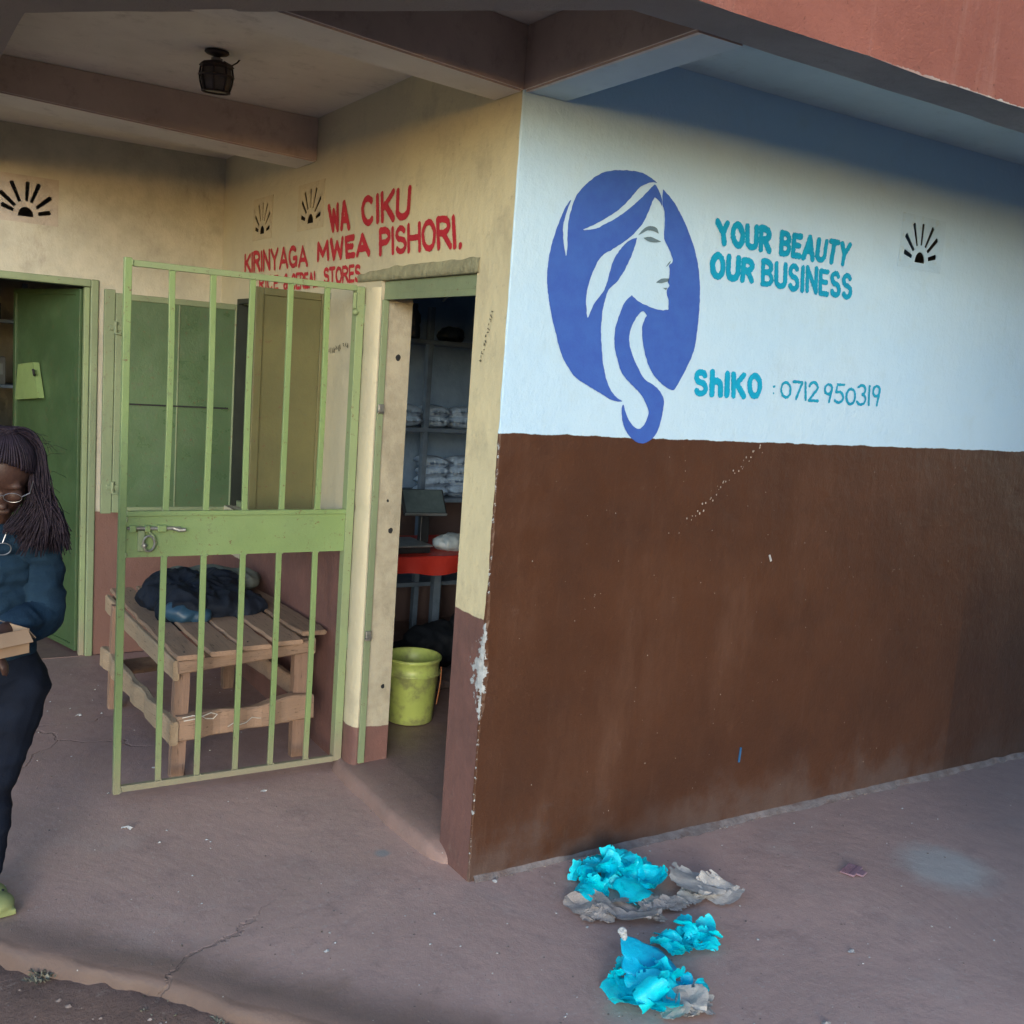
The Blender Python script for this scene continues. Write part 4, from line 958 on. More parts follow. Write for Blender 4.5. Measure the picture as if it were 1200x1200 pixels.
# ================================================================== INSIDE THE CORNER SHOP
M['shelfwood'] = simple('dark_shelf_board', (.12,.17,.23), (.08,.12,.17), 12, .7, .001, 60)
su = empty('shelving_unit', (1.15, 2.68, .07), 0, 'tall dark shelves against the back wall inside the corner shop', 'shelves')
def sp(name, a, b): bm = bmesh.new(); box(bm, tuple(Vector(a)-Vector((1.15,2.68,.07))), tuple(Vector(b)-Vector((1.15,2.68,.07))), .002); fin(name, bm, M['shelfwood'], su)
for z in (.93, 1.33, 1.82): sp('shelf', (.50,2.44,z-.024), (2.05,2.92,z))
sp('shelf', (.50,2.445,.42), (2.05,2.92,.444))
for x in (.50, 1.005, 2.03): sp('upright', (x,2.46,.071), (x+.03,2.50,2.0))
for x in (.50, 2.03): sp('upright', (x,2.88,.071), (x+.03,2.92,2.0))
M['pack'] = simple('milky_plastic_pack', (.42,.56,.72), (.30,.42,.56), 40, .32, .004, 30, spec=.6)
def pack_mesh():
    bm = bmesh.new(); nu, nv = 22, 14; g = {}
    for i in range(nu+1):
        for s_ in (1, -1):
            for j in range(nv+1):
                u = i/nu*2-1; v = j/nv*2-1
                th = max(0, (1-abs(u)**3.2))**.55*max(0, (1-abs(v)**2.6))**.6
                cr_ = 1+.16*mn.noise(Vector((u*3, v*3, s_*2)))
                x = .088*u*(1+.03*mn.noise(Vector((v*5, 1, u)))); y = .065*v*(1-.12*(abs(u) > .85))
                g[i,j,s_] = bm.verts.new((x, y, s_*.030*th*cr_+.004*mn.noise(Vector((u*7, v*7, s_)))))
    for i in range(nu):
        for j in range(nv):
            for s_ in (1, -1): bm.faces.new((g[i,j,s_], g[i+1,j,s_], g[i+1,j+1,s_], g[i,j+1,s_]))
    bmesh.ops.remove_doubles(bm, verts=bm.verts, dist=.0008)
    me = bpy.data.meshes.new('flour_pack'); bm.to_mesh(me); bm.free(); me.polygons.foreach_set('use_smooth', [True]*len(me.polygons)); me.materials.append(M['pack']); return me
pm = pack_mesh(); cnt = 0
stacks = [(.915, 1.33, 2, 'left stack on the middle shelf'), (1.10, 1.33, 2, 'second stack from the left on the middle shelf'), (1.285, 1.33, 2, 'third stack from the left on the middle shelf'), (1.47, 1.33, 2, 'fourth stack from the left on the middle shelf'),
          (1.115, .93, 4, 'left stack on the lower shelf'), (1.285, .93, 4, 'second stack on the lower shelf'), (1.47, .93, 4, 'third stack on the lower shelf')]
for (x, z, n_, where) in stacks:
    for k in range(n_):
        if x > 1.4 and k > 2: continue
        o = bpy.data.objects.new('flour_pack', pm); COL.objects.link(o)
        o.location = (x+random.uniform(-.012,.012), 2.53+random.uniform(-.01,.01), z+.034+.056*k); o.rotation_euler = (random.uniform(-.08,.08), random.uniform(-.06,.06), random.uniform(-.25,.25)+(math.pi if k%2 else 0))
        o.scale = (random.uniform(.98,1.08), 1.1, random.uniform(1.1,1.22))
        lvl = {2: ('bottom', 'top'), 4: ('bottom', 'second', 'third', 'top')}[n_][k]
        tag(o, 'pale plastic grain pack, %s of the %s' % (lvl, where), 'pack', 'grain packs on the dark shelves')
M['darkblue'] = simple('dark_bottle_plastic', (.02,.035,.06), (.012,.02,.035), 20, .3, spec=.6)
bt = empty('bottle', (.925, 2.50, 1.8205), 0, 'tall dark bottle standing at the left of the top shelf', 'bottle')
bm = bmesh.new(); lathe(bm, [(.001,0), (.034,0), (.038,.008), (.037,.06), (.030,.075), (.037,.09), (.036,.13), (.016,.16), (.015,.175)], 18); fin('bottle_body', bm, M['darkblue'], bt, True)
bm = bmesh.new(); lathe(bm, [(.019,.170), (.019,.192), (.001,.193)], 14); fin('cap', bm, M['darkblue'], bt, True)
bm = bmesh.new(); box(bm, (.855,2.455,1.8205), (.885,2.462,1.875), rot=Matrix.Rotation(R(-12), 3, 'X')); tag(fin('price_card', bm, simple('pale_card', (.4,.47,.5), None, 9, .7)), 'small pale card propped at the left end of the top shelf', 'card')
bm = bmesh.new(); ball(bm, (0,0,.03), .06, 3, (1.2,.8,.65)); ball(bm, (-.05,0,.02), .03, 3, (1.6,.8,.6)); o = remesh('cloth_bundle', bm, M['darkblue'], None, .008, 3, crumple(.012, 20, 4)); o.location = (1.20,2.56,1.83); tag(o, 'dark rumpled bundle lying on the right of the top shelf', 'bundle')
bm = bmesh.new(); tube(bm, [(.62,1.5,2.02), (.80,1.9,2.02), (.86,2.05,2.01)], .006, 6); fin('ceiling_wire', bm, M['steel'], bld)
# table with red oilcloth
TT = .735
tb = empty('table', (.75,2.0,.07), 0, 'shop table mostly hidden under a red oilcloth inside the doorway', 'table')
def tp(name, a, b, m): bm = bmesh.new(); T0 = Vector((.75,2.0,.07)); box(bm, tuple(Vector(a)-T0), tuple(Vector(b)-T0), .003); fin(name, bm, m, tb)
tp('tabletop', (.36,1.79,TT-.03), (1.10,2.34,TT-.004), M['shelfwood'])
for x, y in ((.40,1.83), (1.03,1.83), (.40,2.27), (1.03,2.27)): tp('leg', (x,y,.0701), (x+.045,y+.045,TT-.03), M['shelfwood'])
bm = bmesh.new(); g = {}
xs = np.linspace(.33, 1.13, 46); ss = np.linspace(0, 1, 30)
for i, x in enumerate(xs):
    for j, s_ in enumerate(ss):
        drop = (s_ < .28); f = s_/.28
        if drop: y = 1.775-.006*math.sin(x*40)*(1-f)-.004; z = TT-.085*(1-f)-.012*(1-f)*math.sin(x*9+1)-.02*(1-f)*mn.noise(Vector((x*7, 0, 0)))
        else: y = 1.775+(s_-.28)/.72*.58; z = TT+.0005+.002*mn.noise(Vector((x*12, y*12, 0)))
        if not drop and s_ < .33: z -= .004
        g[i,j] = bm.verts.new((x, y, z))
for i in range(len(xs)-1):
    for j in range(len(ss)-1): bm.faces.new((g[i,j], g[i+1,j], g[i+1,j+1], g[i,j+1]))
M['redcloth'] = simple('red_oilcloth', (.42,.035,.022), (.34,.025,.018), 6, .45, .002, 40, spec=.4)
tag(fin('oilcloth', bm, M['redcloth'], None, True), 'bright red oilcloth draped over the table inside the doorway', 'tablecloth')
# scale: platform, column, tilted display
sc_ = empty('weighing_scale', (.66,1.93,TT+.003), 0, 'dark shop weighing scale with raised tilted display on the red table', 'scale')
M['black'] = simple('black_plastic', (.018,.022,.026), (.012,.014,.017), 20, .4, spec=.5)
M['tray'] = simple('scale_tray_steel', (.42,.46,.47), (.30,.34,.35), 12, .3, metal=.7)
bm = bmesh.new(); box(bm, (-.10,-.10,.0), (.10,.14,.035), .008); fin('scale_base', bm, M['black'], sc_)
bm = bmesh.new(); box(bm, (-.125,-.125,.036), (.10,.13,.046), .004); fin('pan', bm, M['tray'], sc_)
bm = bmesh.new(); box(bm, (.085,-.005,.0361), (.135,.03,.20), .004); fin('column', bm, M['black'], sc_)
hd = empty('display_head', (.095,.0,.245)); hd.parent = sc_; hd.rotation_euler = (R(-38), 0, R(-8))
bm = bmesh.new(); box(bm, (-.115,-.012,-.075), (.115,.012,.075), .006); fin('display_case', bm, M['black'], hd)
bm = bmesh.new(); box(bm, (-.105,-.0155,-.067), (.105,-.0125,.067), .001); fin('display_panel', bm, simple('scale_display_face', (.085,.12,.13), (.06,.09,.10), 20, .25, spec=.6), hd)
bm = bmesh.new(); box(bm, (-.112,-.018,-.078), (.112,-.0005,-.0715), .002); fin('display_trim', bm, M['tray'], hd)
M['whitebag'] = simple('white_pack_plastic', (.42,.50,.52), (.30,.38,.42), 20, .35, .004, 30, spec=.5)
bm = bmesh.new(); ball(bm, (0,0,.03), .08, 3, (1.3,.9,.55)); ball(bm, (.08,0,.028), .06, 3, (1.2,.9,.6)); o = remesh('grain_bag', bm, M['whitebag'], None, .008, 3, crumple(.008, 22, 5)); o.location = (.93,1.92,TT+.008); tag(o, 'white plastic bag of grain lying at the right end of the red table', 'bag')
bm = bmesh.new()
for c, r_, s_ in (((0,.05,.10), .15, (1.6,.9,.8)), ((.18,.04,.14), .13, (1.2,.9,1.25)), ((-.2,.05,.06), .10, (1.4,1,.7))): ball(bm, c, r_, 3, s_)
o = remesh('sack', bm, simple('black_sack_cloth', (.013,.018,.026), (.008,.012,.018), 8, .7, .002, 60), None, .012, 4, crumple(.02, 8, 9)); o.location = (1.0,2.02,.075); tag(o, 'bulging near black sack on the floor under the red table', 'sack')
bm = bmesh.new()
for c, r_, s_ in (((0,0,.04), .12, (2.2,.8,.35)),): ball(bm, c, r_, 3, s_)
o = remesh('sack', bm, simple('brown_sack_cloth', (.07,.05,.05), (.05,.04,.04), 8, .9, .002, 60), None, .012, 4, crumple(.015, 10, 2)); o.location = (.85,1.72,.068); tag(o, 'flat empty brown sack lying on the floor in front of the table', 'sack')
# bucket
bk = empty('bucket', (.437, 1.33, .071), R(35), 'lime green plastic bucket just inside the shop doorway', 'bucket')
M['bucket'] = simple('lime_bucket_plastic', (.46,.56,.15), (.38,.48,.125), 5, .42, .0008, 60, spec=.45, dirt=(.17,.17,.09), dscale=9, dlo=.42, dhi=.66, dfac=.75)
bm = bmesh.new()
lathe(bm, [(.001,.006), (.092,.006), (.1,0), (.105,.006), (.120,.215), (.127,.222), (.1275,.232), (.1215,.236), (.1235,.285), (.131,.288), (.132,.298), (.128,.303), (.122,.300), (.1175,.240), (.098,.014), (.001,.012)], 40)
fin('bucket_body', bm, M['bucket'], bk, True)
bm = bmesh.new(); tube(bm, [(.128*math.cos(t), .128*math.sin(t), .228) for t in np.linspace(0, 6.2832, 41)], .0042, 6, False); fin('bucket_ridge', bm, M['bucket'], bk)
M['strap'] = simple('orange_handle_plastic', (.42,.16,.05), (.32,.11,.04), 8, .5)
bm = bmesh.new()
aa = R(-78); pr = [(.134,.262), (.137,.24), (.136,.20), (.132,.15), (.126,.10), (.124,.088)]
prev = None
for i, (r_, z) in enumerate(pr):
    c = Vector((r_*math.cos(aa-.06*i/5), r_*math.sin(aa-.06*i/5), z)); tdir = Vector((-math.sin(aa), math.cos(aa), 0)); nd = Vector((math.cos(aa), math.sin(aa), 0))
    cur = [bm.verts.new(c+tdir*a+nd*b) for a, b in ((-.0065,0), (.0065,0), (.0065,.003), (-.0065,.003))]
    if prev:
        for k in range(4): bm.faces.new((prev[k], prev[(k+1)%4], cur[(k+1)%4], cur[k]))
    else: bm.faces.new(cur)
    prev = cur
bm.faces.new(prev); fin('bucket_handle', bm, M['strap'], bk)

# ================================================================== INSIDE THE REAR SHOP
su2 = empty('shelving_unit', (-1.55, 4.6, 0), 0, 'dark goods shelves deep inside the rear shop doorway', 'shelves')
for z in (.5, .95, 1.35, 1.75): bm = bmesh.new(); box(bm, (-.75,-.18,z), (.75,.18,z+.02), .002); fin('shelf', bm, M['shelfwood'], su2)
for x in (-.75, .0, .73): bm = bmesh.new(); box(bm, (x,-.184,0), (x+.03,-.15,2.0), .002); fin('upright', bm, M['shelfwood'], su2)
goods = [(-.95,1.37,.10,.17,(.10,.12,.13),'box'), (-1.10,1.37,.08,.12,(.05,.07,.09),'box'), (-1.25,1.37,.09,.20,(.13,.13,.12),'box'), (-1.02,.97,.14,.22,(.12,.15,.17),'box'), (-1.22,.97,.10,.16,(.07,.09,.12),'box'), (-1.0,1.77,.12,.10,(.06,.08,.10),'box'), (-1.18,1.77,.10,.16,(.04,.05,.07),'box'), (-1.4,1.37,.1,.18,(.05,.07,.09),'box'), (-1.42,.97,.12,.2,(.1,.12,.13),'box')]
gl = ['grey carton on the eye level shelf of the rear shop, nearest the door leaf', 'low dark carton second on the eye level shelf of the rear shop', 'tall grey carton third on the eye level shelf of the rear shop', 'pale carton on the waist level shelf of the rear shop, nearest the door leaf', 'dark carton second on the waist level shelf of the rear shop', 'low carton on the top shelf of the rear shop, nearest the door leaf', 'dark upright carton second on the top shelf of the rear shop', 'dark carton fourth on the eye level shelf of the rear shop', 'grey carton third on the waist level shelf of the rear shop']
for i, (x, z, w_, h_, c, k_) in enumerate(goods):
    g = empty('carton', (x, 4.56, z+.0005), random.uniform(-.15,.15), gl[i], 'carton', 'cartons on the rear shop shelves')
    bm = bmesh.new(); box(bm, (-w_/2,-.07,0), (w_/2,.07,h_), .003); fin('carton_body', bm, simple('carton_%s' % 'abcdefghi'[i], c, None, 10, .6), g)
    bm = bmesh.new(); box(bm, (-w_/2+.015,-.0725,h_*.35), (w_/2-.015,-.0705,h_*.75)); fin('carton_panel', bm, simple('carton_panel_%s' % 'abcdefghi'[i], tuple(min(1, q*1.8) for q in c), None, 10, .5), g)

# ================================================================== TORN PLASTIC AND PAPER ON THE PAVEMENT
def plastic(name, c1, c2, rough=.35, trans=.25):
    k = NT(name); c = k.mix(k.ramp(k.noise(25, 6, .6), .3, .7), c1, c2)
    k.bump(k.noise(70, 6, .7), .003); k.out(c, rough, 0, .5)
    tr = k.n('ShaderNodeBsdfTranslucent'); k.set(tr.inputs[0], c); mx = k.n('ShaderNodeMixShader'); mx.inputs[0].default_value = trans
    k.t.links.new(k.b.outputs[0], mx.inputs[1]); k.t.links.new(tr.outputs[0], mx.inputs[2]); k.t.links.new(mx.outputs[0], k.o.inputs[0]); return k.m
M['cyanbag'] = plastic('bright_cyan_plastic', (.0,.84,.95), (.0,.70,.90))
M['bluebag'] = plastic('deep_cyan_plastic', (.0,.62,.90), (.0,.50,.80))
M['greybag'] = plastic('grey_paper', (.62,.60,.57), (.46,.44,.42), .6, .2)
M['tanbag'] = plastic('grey_brown_paper', (.52,.46,.42), (.36,.31,.28), .8, .1)
M['whitebit'] = plastic('white_paper', (.6,.63,.64), (.45,.48,.5), .6, .2)
def flap(bm, c, size, rr, curl=1.0, lift=.5, nu=13, nv=11):
    """one torn flap of thin plastic: curled sheet with a ragged outline and creases"""
    sx, sy = size; rz_ = rr.uniform(0, 6.28); tilt = rr.uniform(-lift, lift); tilt2 = rr.uniform(-lift, lift)
    kx = rr.uniform(.3, 1)*curl*rr.choice([-1, 1, 1]); sd_ = rr.uniform(0, 99)
    m = Matrix.Rotation(rz_, 3, 'Z') @ Matrix.Rotation(tilt, 3, 'X') @ Matrix.Rotation(tilt2, 3, 'Y'); g = {}
    for i in range(nu):
        for j in range(nv):
            u = i/(nu-1)*2-1; v = j/(nv-1)*2-1
            # round off to a ragged leaf outline
            rad = 1-.22*(abs(u*v))+.16*mn.noise(Vector((u*1.7+sd_, v*1.7, 0)))
            x = u*sx/2*rad; y = v*sy/2*rad*(1-.25*u)
            ang_ = x/(sx/2)*kx*1.3; rc = sx/2/max(.05, abs(kx)*1.3)
            X = rc*math.sin(abs(ang_))*(1 if x > 0 else -1) if abs(kx) > .1 else x
            Z = rc*(1-math.cos(ang_))*(1 if kx > 0 else -1)
            Z += .13*sx*(1-2*abs(mn.noise(Vector((u*1.1+sd_, v*1.1, 3)))))*.5 + .03*sx*mn.noise(Vector((u*4+sd_, v*4, 7)))
            g[i,j] = m @ Vector((X, y, Z))
    zmin = min(p.z for p in g.values())
    vs = {k: bm.verts.new(Vector(c)+p-Vector((0, 0, zmin if c[2] < .02 else 0))) for k, p in g.items()}
    for k, v in vs.items(): v.co.z = max(v.co.z, .0015+.002*rr.random())
    for i in range(nu-1):
        for j in range(nv-1):
            edge_ = i in (0, nu-2) or j in (0, nv-2)
            if edge_ and rr.random() < .10: continue
            bm.faces.new((vs[i,j], vs[i+1,j], vs[i+1,j+1], vs[i,j+1]))
def pile(label, cat, loc, flaps, mat, seed, name='torn_plastic', group=None, extra=None):
    rr = random.Random(seed); bm = bmesh.new()
    for (x, y, z, sx, sy, curl, lift) in flaps: flap(bm, (x, y, z), (sx, sy), rr, curl, lift)
    loose = [v for v in bm.verts if not v.link_faces]; bmesh.ops.delete(bm, geom=loose, context='VERTS')
    o = fin(name, bm, mat, None, True, loc); autosmooth(o, 22 if 'paper' in name else 38); tag(o, label, cat, group)
    return o
def rand_flaps(n_, rx, ry, h_, s0, s1, rr, curl=1.0, lift=.7):
    r = []
    for _ in range(n_):
        a = rr.uniform(0, 6.28); q = rr.random()**.6; x, y = rx*q*math.cos(a), ry*q*math.sin(a)
        s_ = rr.uniform(s0, s1); r.append((x, y, rr.uniform(0, h_)*(1-q*.75)+.004, s_, s_*rr.uniform(.5,.95), curl, lift))
    return r
r1 = random.Random(11)
pile('largest heap of torn bright cyan plastic at the foot of the street wall', 'plastic', (.455,-.215,.0), rand_flaps(34, .15, .13, .10, .055, .11, r1, 1.5, .9)+[(-.13,-.03,.03,.14,.12,.9,.4), (.0,-.10,.035,.14,.12,1.0,.5), (.09,-.09,.03,.13,.10,1.1,.5), (.03,.04,.06,.12,.10,1.3,.8), (-.05,.03,.06,.12,.10,1.3,.8)], M['cyanbag'], 3, group='torn cyan plastic on the pavement')
pile('small flattened piece of torn cyan plastic, rightmost on the pavement', 'plastic', (.43,-.60,.0), rand_flaps(22, .115, .07, .03, .05, .09, r1, 1.1, .5)+[(.02,.04,.035,.10,.07,.6,.3), (-.07,.0,.02,.11,.08,.6,.3)], M['cyanbag'], 6, group='torn cyan plastic on the pavement')
pb = empty('torn_plastic', (.135,-.745,0), 0, 'nearest heap of torn cyan plastic with a white knotted tip', 'plastic', 'torn cyan plastic on the pavement')
rr = random.Random(21); bm = bmesh.new()
for f in rand_flaps(20, .11, .10, .06, .06, .11, rr, 1.4, .9)+[(-.05,.02,.03,.14,.11,.9,.5), (-.08,-.05,.02,.12,.10,1,.5), (-.02,-.10,.03,.13,.10,1,.5)]: flap(bm, f[:3], f[3:5], rr, f[5], f[6])
bmesh.ops.delete(bm, geom=[v for v in bm.verts if not v.link_faces], context='VERTS'); fin('plastic_sheet', bm, M['cyanbag'], pb, True)
# the peaked, still gathered corner of the bag with its knot
bm = bmesh.new(); prev = None; nseg = 26
for i in range(16):
    f = i/15; r_ = .007+.068*f**.75; cx = .005+.040*f; cy = .10-.080*f; cz = .108-.060*f**1.2
    ring = []
    for k in range(nseg):
        a = 2*math.pi*k/nseg; fold = 1+.16*math.sin(a*4+f*3)*f**.5+.34*mn.noise(Vector((math.cos(a)*1.6, math.sin(a)*1.6, f*3)))+.12*mn.noise(Vector((math.cos(a)*5, math.sin(a)*5, f*7)))
        ring.append(bm.verts.new((cx+r_*fold*math.cos(a), cy+r_*fold*math.sin(a)*.75, max(.003, cz+r_*.35*math.sin(a)*fold))))
    if prev:
        for k in range(nseg): bm.faces.new((prev[k], prev[(k+1)%nseg], ring[(k+1)%nseg], ring[k]))
    prev = ring
fin('gathered_corner', bm, M['bluebag'], pb, True)
bm = bmesh.new(); ball(bm, (.005,.102,.112), .007, 2, (1,1,1.2)); tube(bm, [(.005,.102,.112), (.002,.106,.124), (-.004,.102,.134)], [.007,.008,.010], 8); remesh('knot', bm, M['whitebit'], pb, .0022, 1, crumple(.004, 60, 2))
for (x, y, sd2, mt) in ((.13,-.04,5,'bluebag'), (.145,-.09,9,'cyanbag')):
    bm = bmesh.new(); r5 = random.Random(sd2)
    flap(bm, (x, y, .012), (.075,.035), r5, 1.7, .9); flap(bm, (x-.03, y+.01, .008), (.07,.04), r5, 1.2, .5)
    bmesh.ops.delete(bm, geom=[v for v in bm.verts if not v.link_faces], context='VERTS'); fin('torn_strip', bm, M[mt], pb, True)
gp = 'torn grey paper among the cyan plastic'
def gpile(label, loc, n_, rx, ry, h_, s0, s1, mat, seed, extra=[]):
    rr = random.Random(seed); pile(label, 'paper', loc, [f[:5]+(.35, .3) for f in rand_flaps(n_+3, rx*1.15, ry*1.15, h_*.7, s0, s1, rr, .8, .45)]+extra, mat, seed, 'torn_paper', gp)
gpile('pale grey crumpled sheet to the right of the largest cyan heap', (.655,-.375,0), 6, .07, .06, .03, .07, .12, M['greybag'], 5, [(.0,.0,.016,.20,.17,.5,.25), (.06,-.05,.01,.17,.12,.6,.3)])
gpile('grey brown paper in front of and below the largest cyan heap', (.30,-.36,0), 5, .06, .05, .02, .06, .10, M['tanbag'], 8, [(-.03,.04,.006,.18,.13,.4,.2), (.06,-.06,.006,.19,.12,.5,.2)])
gpile('dark grey brown scrap between the two upper cyan heaps', (.455,-.42,0), 9, .08, .045, .025, .05, .09, M['tanbag'], 15)
gpile('grey paper tucked under the nearest cyan heap', (.20,-.86,0), 5, .05, .03, .02, .06, .09, M['greybag'], 17, [(.0,.01,.008,.13,.10,.6,.3)])
gpile('white ragged scrap at the right of the nearest cyan heap', (.285,-.775,.0), 4, .02, .02, .02, .025, .04, M['whitebit'], 19)

def scrap(name, label, cat, loc, s_, mat, seed, asp=.5, rz=0):
    rr = random.Random(seed); bm = bmesh.new(); n_ = 11
    ring = []
    for k in range(n_):
        a = 2*math.pi*k/n_; r_ = s_*rr.uniform(.6, 1.1); ring.append(bm.verts.new((r_*math.cos(a), r_*asp*math.sin(a), .0015+rr.random()*s_*.35)))
    c = bm.verts.new((0, 0, .003+s_*.45))
    for k in range(n_): bm.faces.new((ring[k], ring[(k+1)%n_], c))
    o = fin(name, bm, mat, None, False, loc); o.rotation_euler = (0, 0, rz); return tag(o, label, cat)
scrap('paper_scrap', 'white paper scrap on the pavement in front of the gate', 'scrap', (-.906,.813,0), .026, M['whitebit'], 1, .35, -.6)
scrap('paper_scrap', 'white scrap on the pavement below the bottom rail of the gate', 'scrap', (-.375,.946,0), .014, M['whitebit'], 2, .7)
scrap('paper_scrap', 'white torn scrap on the pavement near the middle of the photo bottom', 'scrap', (-.57,-.19,0), .010, M['whitebit'], 3, .8)
scrap('foil_wrapper', 'small shiny folded wrapper beside the door step', 'wrapper', (-.045,.628,0.001), .017, simple('crumpled_foil', (.5,.6,.58), (.3,.34,.36), 90, .3, metal=.5), 4, 1.1)
scrap('paper_scrap', 'white paper scrap on the floor by the rear shop doorway', 'scrap', (-.86,2.05,0), .022, M['whitebit'], 31, .4, .4)
scrap('paper_scrap', 'white flake on the pavement under the front left bench leg', 'scrap', (-.70,1.33,0), .009, M['whitebit'], 33, .8)
scrap('cement_crumb', 'white crumb at the foot of the wall beside the shop corner', 'crumb', (.085,-.035,0), .012, M['whitebit'], 35, .7)
scrap('paper_scrap', 'white scrap on the right hand pavement, largest of the flecks there', 'scrap', (.86,-.86,0), .016, M['whitebit'], 36, .7)
scrap('paper_scrap', 'pale crumpled scrap at the bottom edge right of the cyan heaps', 'scrap', (.50,-1.08,0), .020, M['greybag'], 38, .8)
# lost pink comb
cb = empty('hair_comb', (1.30,-.495,.003), R(200), 'small broken purple hair comb lying on the right hand pavement', 'comb')
M['comb'] = simple('mauve_comb_plastic', (.30,.19,.235), (.25,.15,.19), 20, .45)
bm = bmesh.new(); box(bm, (-.034,0,0), (.034,.016,.006), .002); box(bm, (-.018,.014,0), (.016,.034,.006), .003); fin('comb_spine', bm, M['comb'], cb)
for k in range(11):
    x = -.031+k*.0062; bm = bmesh.new(); box(bm, (x-.0015,-.022,.001), (x+.0015,.001,.005)); fin('comb_tooth', bm, M['comb'], cb)
# marks stuck on the brown wall
bm = bmesh.new(); box(bm, (1.186,-.007,.245), (1.193,-.0008,.305), .001, rot=Matrix.Rotation(R(3), 3, 'Y')); tag(fin('straw', bm, simple('blue_straw', (.03,.13,.30), None, 9, .5)), 'thin blue plastic strip stuck low on the brown wall', 'strip')
bm = bmesh.new(); box(bm, (1.238,-.004,1.035), (1.246,-.0008,1.062), .0005, rot=Matrix.Rotation(R(-28), 3, 'Y')); tag(fin('paper_sliver', bm, M['whitebit']), 'tiny white sliver stuck in the middle of the brown wall', 'sliver')
# string of paint flecks running diagonally down the brown wall
kk_ = random.Random(5); bm = bmesh.new()
for i in range(34):
    t = i/33; x = 1.125-.31*t+kk_.uniform(-.012,.012); z = 1.470-.275*t+kk_.uniform(-.012,.012); s_ = kk_.uniform(.0015,.0042)
    vs = [bm.verts.new((x+s_*math.cos(a), -.002, z+s_*1.3*math.sin(a))) for a in [k*1.2566 for k in range(5)]]; c = bm.verts.new((x, -.0042, z))
    for k in range(5): bm.faces.new((vs[k], vs[(k+1)%5], c))
for i in range(120):
    x = kk_.uniform(.1,2.4); z = kk_.uniform(.1,1.45); s_ = kk_.uniform(.0008,.0022)
    vs = [bm.verts.new((x+s_*math.cos(a), -.002, z+s_*1.3*math.sin(a))) for a in [k*1.2566 for k in range(5)]]; c = bm.verts.new((x, -.0035, z))
    for k in range(5): bm.faces.new((vs[k], vs[(k+1)%5], c))
o = fin('paint_flecks', bm, simple('pale_paint_fleck', (.38,.33,.29), None, 9, .8), bld); o['kind'] = 'stuff'
# loose specks and chips over the pavement
def chips(name, n_, area, s0, s1, mat, seed, zf=lambda x, y: 0.):
    rr = random.Random(seed); bm = bmesh.new(); k_ = 0
    while k_ < n_:
        x, y = rr.uniform(area[0], area[1]), rr.uniform(area[2], area[3])
        z = zf(x, y)
        if z is None: continue
        k_ += 1; s_ = rr.uniform(s0, s1)*rr.choice([.5,.7,1,1.4]); n2 = 6; a0 = rr.uniform(0, 6)
        lo = [bm.verts.new((x+s_*rr.uniform(.6,1.1)*math.cos(a0+a), y+s_*rr.uniform(.4,1)*math.sin(a0+a), z)) for a in [q*6.283/n2 for q in range(n2)]]
        c = bm.verts.new((x+rr.uniform(-.3,.3)*s_, y, z+s_*rr.uniform(.35,.8)))
        for q in range(n2): bm.faces.new((lo[q], lo[(q+1)%n2], c))
    o = fin(name, bm, mat); tag(o, kind='stuff'); return o
onpav = lambda x, y: None if (x+y < -1.08 or (x > -.06 and y > -.03) or y > 2.9) else .0004
chips('litter_flecks', 210, (-1.5, 2.6, -1.35, 2.8), .002, .0055, M['whitebit'], 3, onpav)
chips('pavement_grit', 900, (-1.5, 3.0, -1.35, 2.9), .0015, .004, simple('grey_grit', (.16,.14,.13), (.09,.075,.07), 40, .9), 4, onpav)
def dz(x, y):
    if x+y > -1.26: return None
    d = -(x+y+1.17)/1.414 if y < .5 else 1
    return -.085 + .018*mn.fractal(Vector((x*3, y*3, 0)), 1, 2, 5) + .02*mn.noise(Vector((x*1.1, y*1.1, 3)))+.045*max(0, 1-abs(d)/.22)
chips('gravel', 1500, (-2.6, -.2, -1.4, .9), .003, .011, simple('earth_stones', (.34,.28,.26), (.18,.14,.125), 30, .95, .001, 90), 6, dz)
chips('white_chips', 170, (-2.2, -.4, -1.0, .6), .003, .008, M['whitebit'], 8, dz)
chips('wall_foot_grit', 420, (.05, 3.2, -.075, -.004), .0015, .006, simple('pale_grit', (.34,.30,.27), (.16,.12,.11), 40, .9), 14, lambda x, y: .0006 if abs(y) < .02+.055*abs(mn.noise(Vector((x*3, 1, 1)))) else None)
# dusty tufts of weed along the edge
M['weed'] = simple('dusty_weed_leaf', (.21,.21,.17), (.13,.135,.10), 60, .85, dirt=(.2,.17,.15), dscale=30)
def weed(label, loc, n_, rad, seed):
    rr = random.Random(seed); bm = bmesh.new()
    for _ in range(n_):
        a = rr.uniform(0, 6.28); q = rad*rr.random()**.7; b = Vector((q*math.cos(a), q*math.sin(a), 0)); L = rr.uniform(.010,.032); la = rr.uniform(0, 6.28); el = rr.uniform(.3,1.3)
        d = Vector((math.cos(la)*math.cos(el), math.sin(la)*math.cos(el), math.sin(el))); s_ = d.cross(Vector((0,0,1))).normalized()*rr.uniform(.002,.006)
        p = [b, b+d*L*.5+s_, b+d*L+Vector((0,0,-L*.25)), b+d*L*.5-s_]
        bm.faces.new([bm.verts.new(x) for x in p])
    me_o = fin('leaves', bm, M['weed']); e = empty('weed_tuft', loc, 0, label, 'weed', 'dusty weeds below the pavement edge'); me_o.parent = e
    bm = bmesh.new(); tube(bm, [(0,0,-.01), (.003,.002,.02)], [.003,.0015], 5); fin('stem', bm, M['weed'], e)
weed('small dusty weed tuft below the pavement edge, nearer the left frame edge', (-1.285,.085,-.045), 90, .035, 1)
